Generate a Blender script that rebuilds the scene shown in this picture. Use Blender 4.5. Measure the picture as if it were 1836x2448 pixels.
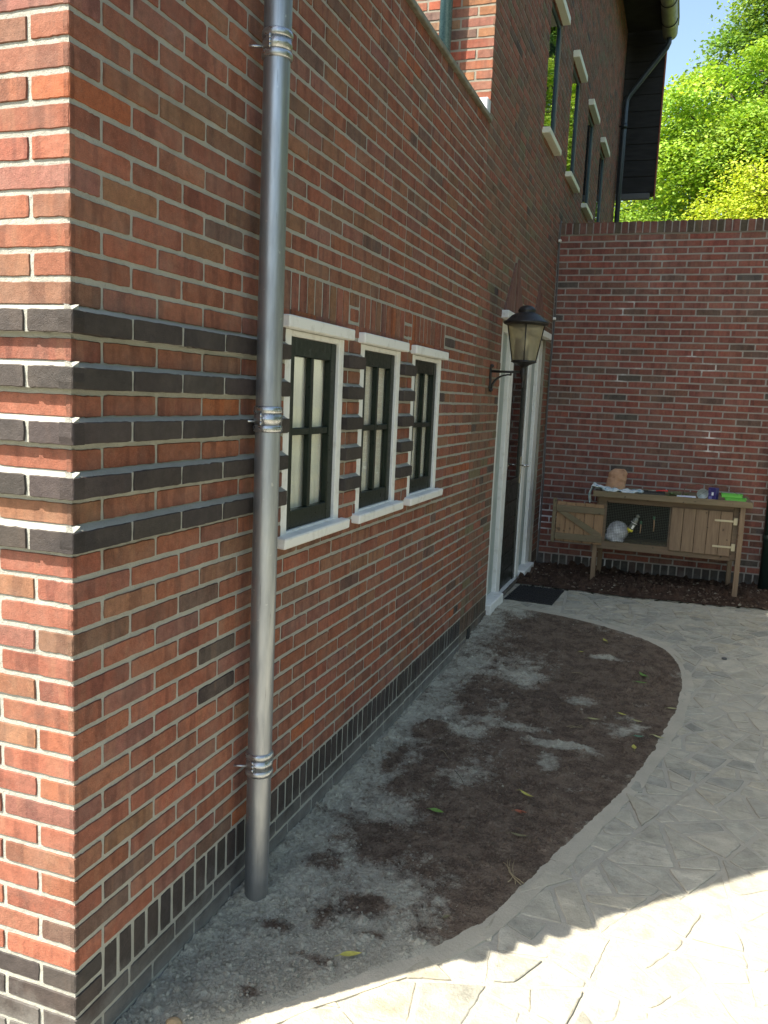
import bpy, bmesh, math, random
import numpy as np
from mathutils import Vector, Matrix
random.seed(7); RNG = np.random.default_rng(11)
S = bpy.context.scene; COL = S.collection
for o in list(bpy.data.objects): bpy.data.objects.remove(o)

# ------------------------------------------------------------ camera, sky, sun, exposure
cam = bpy.data.cameras.new('camera'); co = bpy.data.objects.new('camera', cam); COL.objects.link(co)
RT = Vector((0.94033678, 0.33735997, 0.04421527)); UP = Vector((-0.08736134, 0.11379893, 0.98965539)); FW = Vector((-0.32883846, 0.93447207, -0.13648154))
M = Matrix((RT, UP, -FW)).transposed().to_4x4(); M.translation = Vector((1.30676229, -1.55294084, 1.45754456))
co.matrix_world = M; cam.sensor_fit = 'VERTICAL'; cam.sensor_height = 36; cam.lens = 36*1994.555/2448; cam.clip_start = .02; cam.clip_end = 500
S.camera = co
ELEV = math.radians(49); SUNROT = math.radians(225)
w = bpy.data.worlds.new('World'); S.world = w; w.use_nodes = True
wn = w.node_tree; bg = wn.nodes['Background']; sk = wn.nodes.new('ShaderNodeTexSky'); sk.sky_type = 'NISHITA'; sk.sun_disc = False
sk.sun_elevation = ELEV; sk.sun_rotation = SUNROT; sk.air_density = 1.0; sk.dust_density = 2.0; sk.ozone_density = 1.0
tm = wn.nodes.new('ShaderNodeMix'); tm.data_type = 'RGBA'; tm.blend_type = 'MULTIPLY'; tm.inputs[0].default_value = 1; tm.inputs[7].default_value = (1.02, 1.0, .89, 1); wn.links.new(sk.outputs[0], tm.inputs[6]); wn.links.new(tm.outputs[2], bg.inputs[0]); bg.inputs[1].default_value = .12
sl = bpy.data.lights.new('sun', 'SUN'); sl.energy = 4.5; sl.angle = math.radians(.55); sl.color = (1, .935, .80)
so = bpy.data.objects.new('sun', sl); COL.objects.link(so)
ldir = Vector((math.cos(ELEV)*.7071, math.cos(ELEV)*.7071, -math.sin(ELEV)))
so.rotation_euler = ldir.to_track_quat('-Z', 'Y').to_euler(); so.location = (-6, -6, 9)
S.view_settings.view_transform = 'Standard'; S.view_settings.look = 'None'; S.view_settings.exposure = 1.55; S.view_settings.gamma = 1
S.render.engine = 'CYCLES'
S.cycles.max_bounces = 8; S.cycles.diffuse_bounces = 4; S.cycles.transparent_max_bounces = 16

# ------------------------------------------------------------ materials
def mat(name):
    m = bpy.data.materials.new(name); m.use_nodes = True
    nt = m.node_tree; return m, nt, nt.nodes['Principled BSDF']
def N(nt, t, **kw):
    n = nt.nodes.new(t)
    for k, v in kw.items(): setattr(n, k, v)
    return n
def mix(nt, fac, a, b, mode='MIX'):
    n = nt.nodes.new('ShaderNodeMix'); n.data_type = 'RGBA'; n.blend_type = mode
    for sock, v in ((n.inputs[0], fac), (n.inputs[6], a), (n.inputs[7], b)):
        if hasattr(v, 'is_output'): nt.links.new(v, sock)
        elif isinstance(v, (int, float)): sock.default_value = v
        else: sock.default_value = (*v, 1)
    return n.outputs[2]
def noise(nt, scale, detail=4, rough=.55, vec=None, dim='3D'):
    n = nt.nodes.new('ShaderNodeTexNoise'); n.noise_dimensions = dim
    n.inputs['Scale'].default_value = scale; n.inputs['Detail'].default_value = detail; n.inputs['Roughness'].default_value = rough
    nt.links.new(vec if vec is not None else objc(nt), n.inputs['Vector']); return n.outputs[0]
def objc(nt):
    if 'OC' not in nt.nodes:
        n = nt.nodes.new('ShaderNodeNewGeometry'); n.name = 'OC'
    return nt.nodes['OC'].outputs['Position']
def ramp(nt, v, lo, hi, a=0., b=1.):
    n = nt.nodes.new('ShaderNodeMapRange'); n.clamp = True
    n.inputs[1].default_value = lo; n.inputs[2].default_value = hi; n.inputs[3].default_value = a; n.inputs[4].default_value = b
    nt.links.new(v, n.inputs[0]); return n.outputs[0]
def mth(nt, op, a, b=0.):
    n = nt.nodes.new('ShaderNodeMath'); n.operation = op
    for s, v in ((n.inputs[0], a), (n.inputs[1], b)):
        if hasattr(v, 'is_output'): nt.links.new(v, s)
        else: s.default_value = v
    return n.outputs[0]
def bump(nt, bs, h, dist, strength=1.):
    b = nt.nodes.new('ShaderNodeBump'); b.inputs['Distance'].default_value = dist; b.inputs['Strength'].default_value = strength
    nt.links.new(h, b.inputs['Height']); nt.links.new(b.outputs[0], bs.inputs['Normal'])
def attr(nt, name):
    n = nt.nodes.new('ShaderNodeAttribute'); n.attribute_name = name; return n

def brick_material(name, rough=.88, bands=1.):
    m, nt, bs = mat(name)
    c = attr(nt, 'Col').outputs[0]; b = attr(nt, 'buv').outputs[1]
    sp = N(nt, 'ShaderNodeSeparateXYZ'); nt.links.new(b, sp.inputs[0])
    # kiln bands across each brick
    cx = N(nt, 'ShaderNodeCombineXYZ')
    nt.links.new(mth(nt, 'ADD', mth(nt, 'MULTIPLY', sp.outputs[0], 17.), mth(nt, 'MULTIPLY', sp.outputs[2], 91.)), cx.inputs[0])
    nt.links.new(mth(nt, 'MULTIPLY', sp.outputs[2], 57.), cx.inputs[1]); nt.links.new(mth(nt, 'MULTIPLY', sp.outputs[1], 2.5), cx.inputs[2])
    nb = noise(nt, 1., 2, .5, cx.outputs[0])
    band = ramp(nt, nb, .54, .60, 0, .55*bands)
    c1 = mix(nt, band, c, mix(nt, 1., c, (.52, .50, .56), 'MULTIPLY'))
    band2 = ramp(nt, nb, .40, .36, 0, .30*bands)
    c2 = mix(nt, band2, c1, mix(nt, .55, c1, (.30, .17, .095)))
    n1 = noise(nt, 42, 5, .65); c3 = mix(nt, 1., c2, mixgrey(nt, ramp(nt, n1, .3, .72, .74, 1.22)), 'MULTIPLY')
    n2 = noise(nt, 420, 2, .6); c4 = mix(nt, ramp(nt, n2, .58, .68, 0, .55*(.3+.7*bands)), c3, (.055, .035, .03))
    c5 = mix(nt, ramp(nt, n2, .40, .30, 0, .22*bands), c4, (.5, .36, .26))
    n4 = noise(nt, 7, 4, .65); c5 = mix(nt, ramp(nt, n4, .45, .75, .0, .24*(.4+.6*bands)), c5, (.27, .215, .175))
    sz = N(nt, 'ShaderNodeSeparateXYZ'); nt.links.new(objc(nt), sz.inputs[0])
    spl = ramp(nt, mth(nt, 'ADD', sz.outputs[2], mth(nt, 'MULTIPLY', noise(nt, 9, 5, .7), .30)), .06, -.12, 0, .62)
    c5 = mix(nt, spl, c5, (.27, .265, .25))
    nt.links.new(c5, bs.inputs['Base Color']); bs.inputs['Roughness'].default_value = rough
    bs.inputs['Specular IOR Level'].default_value = .3
    h = mth(nt, 'ADD', noise(nt, 320, 3, .7), mth(nt, 'MULTIPLY', noise(nt, 55, 4, .6), 1.4)); bump(nt, bs, h, .0019, .8)
    return m
def mixgrey(nt, v):
    n = N(nt, 'ShaderNodeCombineColor')
    for i in range(3): nt.links.new(v, n.inputs[i])
    return n.outputs[0]
def mortar_material(name, a, b, white=0.):
    m, nt, bs = mat(name)
    c = mix(nt, ramp(nt, noise(nt, 9, 5, .6), .3, .7), a, b)
    c = mix(nt, ramp(nt, noise(nt, 260, 2, .6), .58, .72, 0, .35), c, tuple(x*.45 for x in a))
    if white: c = mix(nt, ramp(nt, noise(nt, 1.7, 5, .6), .60, .66, 0, white), c, (.72, .72, .72))
    nt.links.new(c, bs.inputs['Base Color']); bs.inputs['Roughness'].default_value = .95; bs.inputs['Specular IOR Level'].default_value = .2
    h = mth(nt, 'ADD', noise(nt, 380, 3, .7), mth(nt, 'MULTIPLY', noise(nt, 70, 3, .6), 1.6)); bump(nt, bs, h, .003, .9)
    return m
def simple(name, col, rough=.5, metal=0., nscale=None, namp=.15, bmp=0., bscale=80, spec=.5, stretch=None, col2=None, lo=.35, hi=.68):
    m, nt, bs = mat(name)
    vec = None
    if stretch:
        mp = N(nt, 'ShaderNodeMapping'); mp.inputs['Scale'].default_value = stretch; nt.links.new(objc(nt), mp.inputs[0]); vec = mp.outputs[0]
    if nscale:
        c2 = col2 if col2 else tuple(x*(1-namp*2) for x in col)
        c = mix(nt, ramp(nt, noise(nt, nscale, 6, .65, vec), lo, hi), col, c2); nt.links.new(c, bs.inputs['Base Color'])
        nt.links.new(ramp(nt, noise(nt, nscale*1.7, 4, .6, vec), .3, .7, max(rough-.1, .03), min(rough+.12, 1)), bs.inputs['Roughness'])
    else:
        bs.inputs['Base Color'].default_value = (*col, 1); bs.inputs['Roughness'].default_value = rough
    bs.inputs['Metallic'].default_value = metal; bs.inputs['Specular IOR Level'].default_value = spec
    if bmp: bump(nt, bs, noise(nt, bscale, 4, .6, vec), bmp, .8)
    return m
def glass(name, tint=(.95, .97, .95), ior=1.5, rough=0.):
    m = bpy.data.materials.new(name); m.use_nodes = True; nt = m.node_tree; nt.nodes.clear()
    out = N(nt, 'ShaderNodeOutputMaterial'); t = N(nt, 'ShaderNodeBsdfTransparent'); t.inputs[0].default_value = (*tint, 1)
    g = N(nt, 'ShaderNodeBsdfGlossy'); g.inputs['Roughness'].default_value = rough
    f = N(nt, 'ShaderNodeFresnel'); gb = N(nt, 'ShaderNodeNewGeometry'); nt.links.new(ramp(nt, gb.outputs['Backfacing'], 0, 1, ior, 1/ior), f.inputs[0]); mx = N(nt, 'ShaderNodeMixShader')
    nt.links.new(f.outputs[0], mx.inputs[0]); nt.links.new(t.outputs[0], mx.inputs[1]); nt.links.new(g.outputs[0], mx.inputs[2]); nt.links.new(mx.outputs[0], out.inputs[0])
    n = noise(nt, 3, 2, .5); b = N(nt, 'ShaderNodeBump'); b.inputs['Distance'].default_value = .004; b.inputs['Strength'].default_value = .25
    nt.links.new(n, b.inputs['Height']); nt.links.new(b.outputs[0], g.inputs['Normal'])
    return m
MBR = brick_material('brick'); MDK = brick_material('engineering_brick', .6, .12)
MMO = mortar_material('mortar_grey', (.40, .395, .35), (.33, .325, .29)); MMH = mortar_material('mortar_old', (.30, .275, .225), (.225, .205, .17)); MMG = mortar_material('mortar_garden', (.34, .315, .29), (.27, .25, .23), .9)
WHITE = simple('white_paint', (.78, .77, .74), .5, nscale=18, col2=(.55, .53, .48), lo=.52, hi=.8, bmp=.0012, bscale=60)
CREAM = simple('cream_paint', (.72, .72, .60), .5, nscale=10, col2=(.6, .6, .48), lo=.5, hi=.8)
DKGREEN = simple('dark_green_paint', (.006, .012, .008), .35, nscale=30, col2=(.012, .018, .014), lo=.6, hi=.8, spec=.3)
TEAL = simple('blue_green_paint', (.02, .055, .065), .35)
BLACKM = simple('black_iron', (.016, .016, .017), .42, .2, nscale=60, col2=(.035, .033, .03), bmp=.0008, bscale=200)
BLACKB = simple('black_boarding', (.012, .011, .011), .8, nscale=3, col2=(.02, .018, .016), stretch=(1, 1, 6), bmp=.004, bscale=9)
PGLASS = glass('window_glass', (.98, .98, .96), 1.6); UGLASS = glass('reflective_glass', (.25, .3, .32), 2.3)
BLIND = simple('cream_blind', (.84, .83, .76), .8, nscale=4, col2=(.74, .74, .68))
DARK = simple('dark_room', (.012, .013, .015), .9)
# zinc
ZINC, nt, bs = mat('weathered_zinc')
mp = N(nt, 'ShaderNodeMapping'); mp.inputs['Scale'].default_value = (9, 9, 1.1); nt.links.new(objc(nt), mp.inputs[0])
nz = noise(nt, 3, 6, .6, mp.outputs[0]); c = mix(nt, ramp(nt, nz, .3, .7), (.47, .49, .52), (.27, .285, .31))
mp2 = N(nt, 'ShaderNodeMapping'); mp2.inputs['Scale'].default_value = (60, 60, 2.2); nt.links.new(objc(nt), mp2.inputs[0])
c = mix(nt, ramp(nt, noise(nt, 3, 4, .6, mp2.outputs[0]), .66, .72, 0, .6), c, (.10, .09, .08))
c = mix(nt, ramp(nt, noise(nt, 45, 2, .5), .70, .74, 0, .6), c, (.6, .6, .6))
spz = N(nt, 'ShaderNodeSeparateXYZ'); nt.links.new(objc(nt), spz.inputs[0])
c = mix(nt, ramp(nt, mth(nt, 'ADD', spz.outputs[2], mth(nt, 'MULTIPLY', noise(nt, 12, 4, .6), .12)), -.10, -.20, 0, .7), c, (.30, .29, .27))
nt.links.new(c, bs.inputs['Base Color']); bs.inputs['Metallic'].default_value = .93
nt.links.new(ramp(nt, nz, .3, .7, .40, .54), bs.inputs['Roughness']); bump(nt, bs, noise(nt, 24, 3, .5), .0018, .5)
# timber
def wood(name, a, b, grain=(60, 60, 4), green=None, gamt=.6):
    m, nt, bs = mat(name)
    mp = N(nt, 'ShaderNodeMapping'); mp.inputs['Scale'].default_value = grain; nt.links.new(objc(nt), mp.inputs[0])
    g = noise(nt, 1., 6, .65, mp.outputs[0]); c = mix(nt, ramp(nt, g, .3, .7), a, b)
    c = mix(nt, ramp(nt, noise(nt, 26, 1, .3), .70, .76, 0, .75), c, tuple(x*.25 for x in b))
    if green: c = mix(nt, ramp(nt, noise(nt, 7, 5, .65), .42, .6, 0, gamt), c, green)
    nt.links.new(c, bs.inputs['Base Color']); bs.inputs['Roughness'].default_value = .8; bump(nt, bs, g, .002, .7); return m
WOODV = wood('weathered_pine', (.25, .175, .11), (.15, .10, .065), (50, 50, 4))
WOODH = wood('weathered_batten', (.20, .135, .085), (.11, .075, .05), (4, 50, 50), (.14, .12, .075), .35)
WOODG = wood('mossy_batten', (.215, .165, .10), (.13, .098, .06), (5, 40, 40), (.13, .125, .07), .35)
WOODO = wood('orange_pine', (.33, .205, .11), (.22, .135, .075), (50, 50, 4))
# paving
PAV, nt, bs = mat('flagstone')
c = attr(nt, 'Col').outputs[0]
c = mix(nt, 1., c, mixgrey(nt, ramp(nt, noise(nt, 11, 7, .7), .32, .68, .64, 1.18)), 'MULTIPLY')
c = mix(nt, ramp(nt, noise(nt, 120, 3, .7), .58, .68, 0, .35), c, (.14, .14, .13))
c = mix(nt, ramp(nt, noise(nt, 2.2, 5, .6), .45, .68, 0, .6), c, (.47, .43, .35))
mpp = N(nt, 'ShaderNodeMapping'); mpp.inputs['Scale'].default_value = (7, 30, 7); mpp.inputs['Rotation'].default_value = (0, 0, .4); nt.links.new(objc(nt), mpp.inputs[0])
c = mix(nt, ramp(nt, noise(nt, 1.2, 6, .7, mpp.outputs[0]), .58, .68, 0, .42), c, (.20, .20, .20))
nt.links.new(c, bs.inputs['Base Color']); bs.inputs['Roughness'].default_value = .85; bs.inputs['Specular IOR Level'].default_value = .3
bump(nt, bs, mth(nt, 'ADD', noise(nt, 150, 4, .7), mth(nt, 'MULTIPLY', noise(nt, 22, 5, .65), 3.)), .004, .7)
PMO = mortar_material('paving_mortar', (.47, .44, .37), (.40, .375, .32))
EDGE = mortar_material('edging_cement', (.52, .475, .385), (.43, .395, .32))
SOIL, nt, bs = mat('garden_soil')
sa = attr(nt, 'sand').outputs[2]
n1 = noise(nt, 14, 6, .7); n2 = noise(nt, 120, 4, .7)
soilc = mix(nt, ramp(nt, n1, .42, .58), (.225, .168, .126), (.13, .095, .072))
soilc = mix(nt, ramp(nt, n2, .56, .64, 0, .75), soilc, (.26, .215, .17)); soilc = mix(nt, ramp(nt, n2, .44, .36, 0, .7), soilc, (.045, .032, .026))
sandc = mix(nt, ramp(nt, n1, .42, .60), (.56, .53, .435), (.44, .41, .335)); sandc = mix(nt, ramp(nt, noise(nt, 26, 6, .8), .54, .62, 0, .55), sandc, (.24, .205, .165))
sandc = mix(nt, ramp(nt, n2, .57, .66, 0, .5), sandc, (.20, .175, .145)); sandc = mix(nt, ramp(nt, n2, .42, .34, 0, .6), sandc, (.60, .59, .54))
f = ramp(nt, mth(nt, 'ADD', sa, mth(nt, 'ADD', mth(nt, 'MULTIPLY', mth(nt, 'SUBTRACT', noise(nt, 22, 7, .8), .5), 1.7), mth(nt, 'MULTIPLY', mth(nt, 'SUBTRACT', n2, .5), .6))), .28, .80)
nt.links.new(mix(nt, f, soilc, sandc), bs.inputs['Base Color']); bs.inputs['Roughness'].default_value = .97; bs.inputs['Specular IOR Level'].default_value = .1
bump(nt, bs, mth(nt, 'ADD', noise(nt, 300, 4, .75), mth(nt, 'MULTIPLY', noise(nt, 60, 5, .7), 2.5)), .007, 1.)

SOIL2, nt, bs = mat('dark_humus')
n1 = noise(nt, 18, 6, .75); n2 = noise(nt, 110, 4, .7)
c = mix(nt, ramp(nt, n1, .40, .60), (.105, .066, .048), (.048, .031, .024)); c = mix(nt, ramp(nt, n2, .60, .68, 0, .6), c, (.19, .145, .10)); c = mix(nt, ramp(nt, n2, .42, .34, 0, .7), c, (.022, .015, .012))
nt.links.new(c, bs.inputs['Base Color']); bs.inputs['Roughness'].default_value = .97; bs.inputs['Specular IOR Level'].default_value = .1
bump(nt, bs, mth(nt, 'ADD', noise(nt, 240, 4, .75), mth(nt, 'MULTIPLY', noise(nt, 50, 5, .7), 2.5)), .009, 1.)
# ------------------------------------------------------------ object helpers
def tag(o, label=None, cat=None, group=None, kind=None):
    if label: o['label'] = label
    if cat: o['category'] = cat
    if group: o['group'] = group
    if kind: o['kind'] = kind
    return o
def thing(name, label, cat, loc=(0, 0, 0), group=None):
    o = bpy.data.objects.new(name, None); COL.objects.link(o); o.location = loc; o.empty_display_size = .1
    return tag(o, label, cat, group)
def link(name, me, parent=None):
    o = bpy.data.objects.new(name, me); COL.objects.link(o)
    if parent is not None:
        o.parent = parent
        p = parent; off = Vector((0, 0, 0))
        while p is not None: off += p.location; p = p.parent
        o.location = -off
    return o
class MB:
    def __init__(s): s.v = []; s.f = []; s.mi = []; s.sm = []
    def add(s, vs, fs, mi=0, smooth=False):
        n = len(s.v); s.v += [tuple(p) for p in vs]; s.f += [tuple(n+i for i in f) for f in fs]; s.mi += [mi]*len(fs); s.sm += [smooth]*len(fs); return s
    def box(s, a, b, mi=0, rot=None, piv=None):
        x0, y0, z0 = a; x1, y1, z1 = b
        vs = [(x0, y0, z0), (x1, y0, z0), (x1, y1, z0), (x0, y1, z0), (x0, y0, z1), (x1, y0, z1), (x1, y1, z1), (x0, y1, z1)]
        if rot is not None:
            pv = Vector(piv if piv else [(p+q)/2 for p, q in zip(a, b)]); vs = [pv+rot@(Vector(v)-pv) for v in vs]
        return s.add(vs, [(0, 3, 2, 1), (4, 5, 6, 7), (0, 1, 5, 4), (1, 2, 6, 5), (2, 3, 7, 6), (3, 0, 4, 7)], mi)
    def bbox(s, a, b, bev=.003, mi=0, rot=None, piv=None):   # bevelled box
        bm = bmesh.new(); bmesh.ops.create_cube(bm, size=1)
        for v in bm.verts: v.co = Vector([(a[i]+b[i])/2+v.co[i]*(b[i]-a[i]) for i in range(3)])
        bmesh.ops.bevel(bm, geom=bm.edges[:], offset=min(bev, min(abs(b[i]-a[i]) for i in range(3))*.4), segments=1, affect='EDGES')
        vs = [v.co.copy() for v in bm.verts]
        if rot is not None:
            pv = Vector(piv if piv else [(p+q)/2 for p, q in zip(a, b)]); vs = [pv+rot@(v-pv) for v in vs]
        bm.verts.index_update(); s.add(vs, [[v.index for v in f.verts] for f in bm.faces], mi); bm.free(); return s
    def tube(s, pts, r, n=12, mi=0, cap=True):
        pts = [Vector(p) for p in pts]; rs = r if isinstance(r, (list, tuple)) else [r]*len(pts); vs = []; up = None
        for i, p in enumerate(pts):
            d = (pts[min(i+1, len(pts)-1)]-pts[max(i-1, 0)]).normalized()
            if up is None: up = d.orthogonal().normalized()
            up = (up-d*up.dot(d)).normalized(); sd = d.cross(up)
            vs += [p+(up*math.cos(a)+sd*math.sin(a))*rs[i] for a in [2*math.pi*k/n for k in range(n)]]
        fs = [(i*n+k, i*n+(k+1) % n, (i+1)*n+(k+1) % n, (i+1)*n+k) for i in range(len(pts)-1) for k in range(n)]
        s.add(vs, fs, mi, True)
        if cap:
            m0 = len(s.v)-len(vs); s.f += [tuple(m0+k for k in reversed(range(n))), tuple(len(s.v)-n+k for k in range(n))]; s.mi += [mi]*2; s.sm += [False]*2
        return s
    def lathe(s, prof, c=(0, 0, 0), n=32, mi=0, M=None):
        vs = []
        for r, z in prof:
            for k in range(n):
                a = 2*math.pi*k/n; v = Vector((r*math.cos(a), r*math.sin(a), z))
                if M is not None: v = M@v
                vs.append(v+Vector(c))
        fs = [(i*n+k, i*n+(k+1) % n, (i+1)*n+(k+1) % n, (i+1)*n+k) for i in range(len(prof)-1) for k in range(n)]
        return s.add(vs, fs, mi, True)
    def build(s, name, mats, parent=None):
        me = bpy.data.meshes.new(name); me.from_pydata(s.v, [], s.f)
        for m in (mats if isinstance(mats, (list, tuple)) else [mats]): me.materials.append(m)
        me.polygons.foreach_set('material_index', s.mi); me.polygons.foreach_set('use_smooth', s.sm)
        bm = bmesh.new(); bm.from_mesh(me); bmesh.ops.recalc_face_normals(bm, faces=bm.faces); bm.to_mesh(me); bm.free()
        me.update(); return link(name, me, parent)

def lattice(seed, n=64):
    return np.random.default_rng(seed).random((n, n))
def vnoise(x, y, scale, seed, octs=4, rough=.55):
    x = np.asarray(x, float); y = np.asarray(y, float); tot = 0; amp = 1; nrm = 0
    for o in range(octs):
        L = lattice(seed+o*17); X = x*scale*2**o+seed*1.37; Y = y*scale*2**o+seed*.71
        xi = np.floor(X).astype(int); yi = np.floor(Y).astype(int); fx = X-xi; fy = Y-yi; fx = fx*fx*(3-2*fx); fy = fy*fy*(3-2*fy)
        a = L[xi % 64, yi % 64]; b = L[(xi+1) % 64, yi % 64]; c_ = L[xi % 64, (yi+1) % 64]; d = L[(xi+1) % 64, (yi+1) % 64]
        tot = tot+amp*((a*(1-fx)+b*fx)*(1-fy)+(c_*(1-fx)+d*fx)*fy); nrm += amp; amp *= rough
    return tot/nrm
def G(y):
    t = np.clip((np.asarray(y, float)-3.2)/1.8, 0, 1); return -.265+.1*t*t*(3-2*t)

# ------------------------------------------------------------ brickwork
Cc = .0625; JT = .0128
def outline(nx, ny):
    p = []
    for i in range(nx): p.append((-1+2*i/nx, -1))
    for i in range(ny): p.append((1, -1+2*i/ny))
    for i in range(nx): p.append((1-2*i/nx, 1))
    for i in range(ny): p.append((-1, 1-2*i/ny))
    return np.array(p)
OUT = {0: outline(1, 1), 1: outline(3, 1), 2: outline(12, 3)}
class Bricks:
    def __init__(s, O, U, Nn):
        s.O = np.array(O, float); s.U = np.array(U, float); s.Nn = np.array(Nn, float); s.flip = np.dot(np.cross(s.U, (0, 0, 1)), s.Nn) < 0
        s.V = []; s.F = []; s.C = []; s.B = []; s.MI = []; s.n = 0
    def P(s, u, z, d):
        u = np.asarray(u, float); z = np.asarray(z, float); d = np.broadcast_to(d, u.shape)
        return s.O+u[:, None]*s.U+np.array([0, 0, 1.])*z[:, None]+d[:, None]*s.Nn
    def brick(s, u0, u1, z0, z1, col, p=0., lod=1, mi=0, seed=None, base=-.014, inset=.0017, amp=None, poly=None):
        if u1-u0 < .008 or z1-z0 < .008: return
        o = OUT[lod]; n = len(o); seed = random.random() if seed is None else seed
        a = (u1-u0)/2; b = (z1-z0)/2; cu = (u0+u1)/2; cz = (z0+z1)/2
        amp = (.0008, .0008, .0007)[lod] if amp is None else amp
        jit = RNG.normal(0, amp, n) if lod < 2 else RNG.normal(0, amp, n)*.6+np.roll(RNG.normal(0, amp, n), 1)*.5
        corner = (np.abs(o[:, 0]) > .99) & (np.abs(o[:, 1]) > .99)
        def ring(ins):
            s1 = np.where(np.abs(o[:, 0]) > .99, 1, 0); s2 = np.where(np.abs(o[:, 1]) > .99, 1, 0)
            x = o[:, 0]*a-np.sign(o[:, 0])*s1*(ins+jit+corner*.0009); y = o[:, 1]*b-np.sign(o[:, 1])*s2*(ins+jit+corner*.0009)
            return x, y
        x1, y1 = ring(0); x2, y2 = ring(inset); t = random.gauss(0, .0008)
        pts = np.vstack([s.P(cu+x1, cz+y1, base), s.P(cu+x1, cz+y1, p-.0024), s.P(cu+x2, cz+y2, p+t*min(1, 1))])
        fs = []
        for i in range(n):
            j = (i+1) % n; fs += [(i, j, n+j, n+i), (n+i, n+j, 2*n+j, 2*n+i)]
        fs.append(tuple(range(2*n, 3*n)))
        if s.flip: fs = [f[::-1] for f in fs]
        s.F += [tuple(s.n+i for i in f) for f in fs]; s.MI += [mi]*len(fs); s.V.append(pts); s.n += 3*n
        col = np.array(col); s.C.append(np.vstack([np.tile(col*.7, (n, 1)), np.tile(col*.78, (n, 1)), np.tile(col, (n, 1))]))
        bu = np.stack([np.concatenate([x1, x1, x2])+a, np.concatenate([y1, y1, y2])+b, np.full(3*n, seed)], 1); s.B.append(bu)
    def quads(s, pts, fs, mi):
        pts = np.array(pts, float)
        if s.flip: fs = [f[::-1] for f in fs]
        s.F += [tuple(s.n+i for i in f) for f in fs]; s.MI += [mi]*len(fs); s.V.append(pts); s.n += len(pts)
        s.C.append(np.tile([.4, .4, .4], (len(pts), 1))); s.B.append(np.zeros((len(pts), 3)))
    def sheet(s, u0, u1, z0, z1, holes, mi, d=-.0034, back=-.14):
        us = sorted({u0, u1}|{h for H in holes for h in H[:2] if u0 < h < u1}); zs = sorted({z0, z1}|{h for H in holes for h in H[2:4] if z0 < h < z1})
        for i in range(len(us)-1):
            for j in range(len(zs)-1):
                cu = (us[i]+us[i+1])/2; cz = (zs[j]+zs[j+1])/2
                if any(H[0] < cu < H[1] and H[2] < cz < H[3] for H in holes): continue
                P = s.P(np.array([us[i], us[i+1], us[i+1], us[i]]), np.array([zs[j], zs[j], zs[j+1], zs[j+1]]), d); s.quads(P, [(0, 1, 2, 3)], mi)
        for H in holes:
            a, b, c_, e = H[:4]; R = s.P(np.array([a, b, b, a]*2), np.array([c_, c_, e, e]*2), np.array([d]*4+[back]*4))
            s.quads(R, [(0, 4, 5, 1), (1, 5, 6, 2), (2, 6, 7, 3), (3, 7, 4, 0)], mi)
    def build(s, name, mats, parent=None):
        me = bpy.data.meshes.new(name); V = np.vstack(s.V); me.from_pydata(V.tolist(), [], s.F)
        for m in mats: me.materials.append(m)
        me.polygons.foreach_set('material_index', s.MI)
        C = np.vstack(s.C); ca = me.attributes.new('Col', 'FLOAT_COLOR', 'POINT'); ca.data.foreach_set('color', np.hstack([C, np.ones((len(C), 1))]).astype(np.float32).ravel())
        ba = me.attributes.new('buv', 'FLOAT_VECTOR', 'POINT'); ba.data.foreach_set('vector', np.vstack(s.B).astype(np.float32).ravel())
        me.update(); return link(name, me, parent)
PAL_NEW = [((.395, .140, .082), 34), ((.355, .126, .080), 27), ((.36, .148, .092), 15), ((.35, .165, .094), 7), ((.34, .142, .104), 11), ((.28, .138, .09), 5), ((.20, .112, .086), 1.5), ((.10, .072, .064), .7), ((.46, .140, .058), 2)]
PAL_OLD = [((.38, .155, .10), 26), ((.32, .16, .105), 24), ((.28, .155, .10), 20), ((.42, .15, .095), 14), ((.23, .14, .10), 8), ((.26, .20, .115), 6), ((.13, .095, .085), 1.5)]
PAL_GAR = [((.32, .110, .084), 40), ((.29, .110, .086), 27), ((.34, .108, .080), 14), ((.25, .118, .090), 13), ((.19, .115, .09), 4), ((.12, .10, .088), 2)]
PAL_LIT = [((.36, .12, .07), 25), ((.38, .17, .085), 22), ((.34, .14, .10), 22), ((.42, .11, .06), 15), ((.36, .20, .12), 8), ((.20, .12, .10), 8)]
PAL_DRK = [((.066, .053, .050), 5), ((.058, .048, .046), 3), ((.075, .060, .056), 2)]
BRK = .67
def pick(pal, rnd=None):
    r = rnd or random; c = r.choices([p[0] for p in pal], [p[1] for p in pal])[0]; k = r.uniform(.86, 1.14); k *= BRK; return tuple(x*k*r.uniform(.96, 1.04) for x in c)
def corner_rnd(k, salt=0): return random.Random(k*7919+salt)
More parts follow.
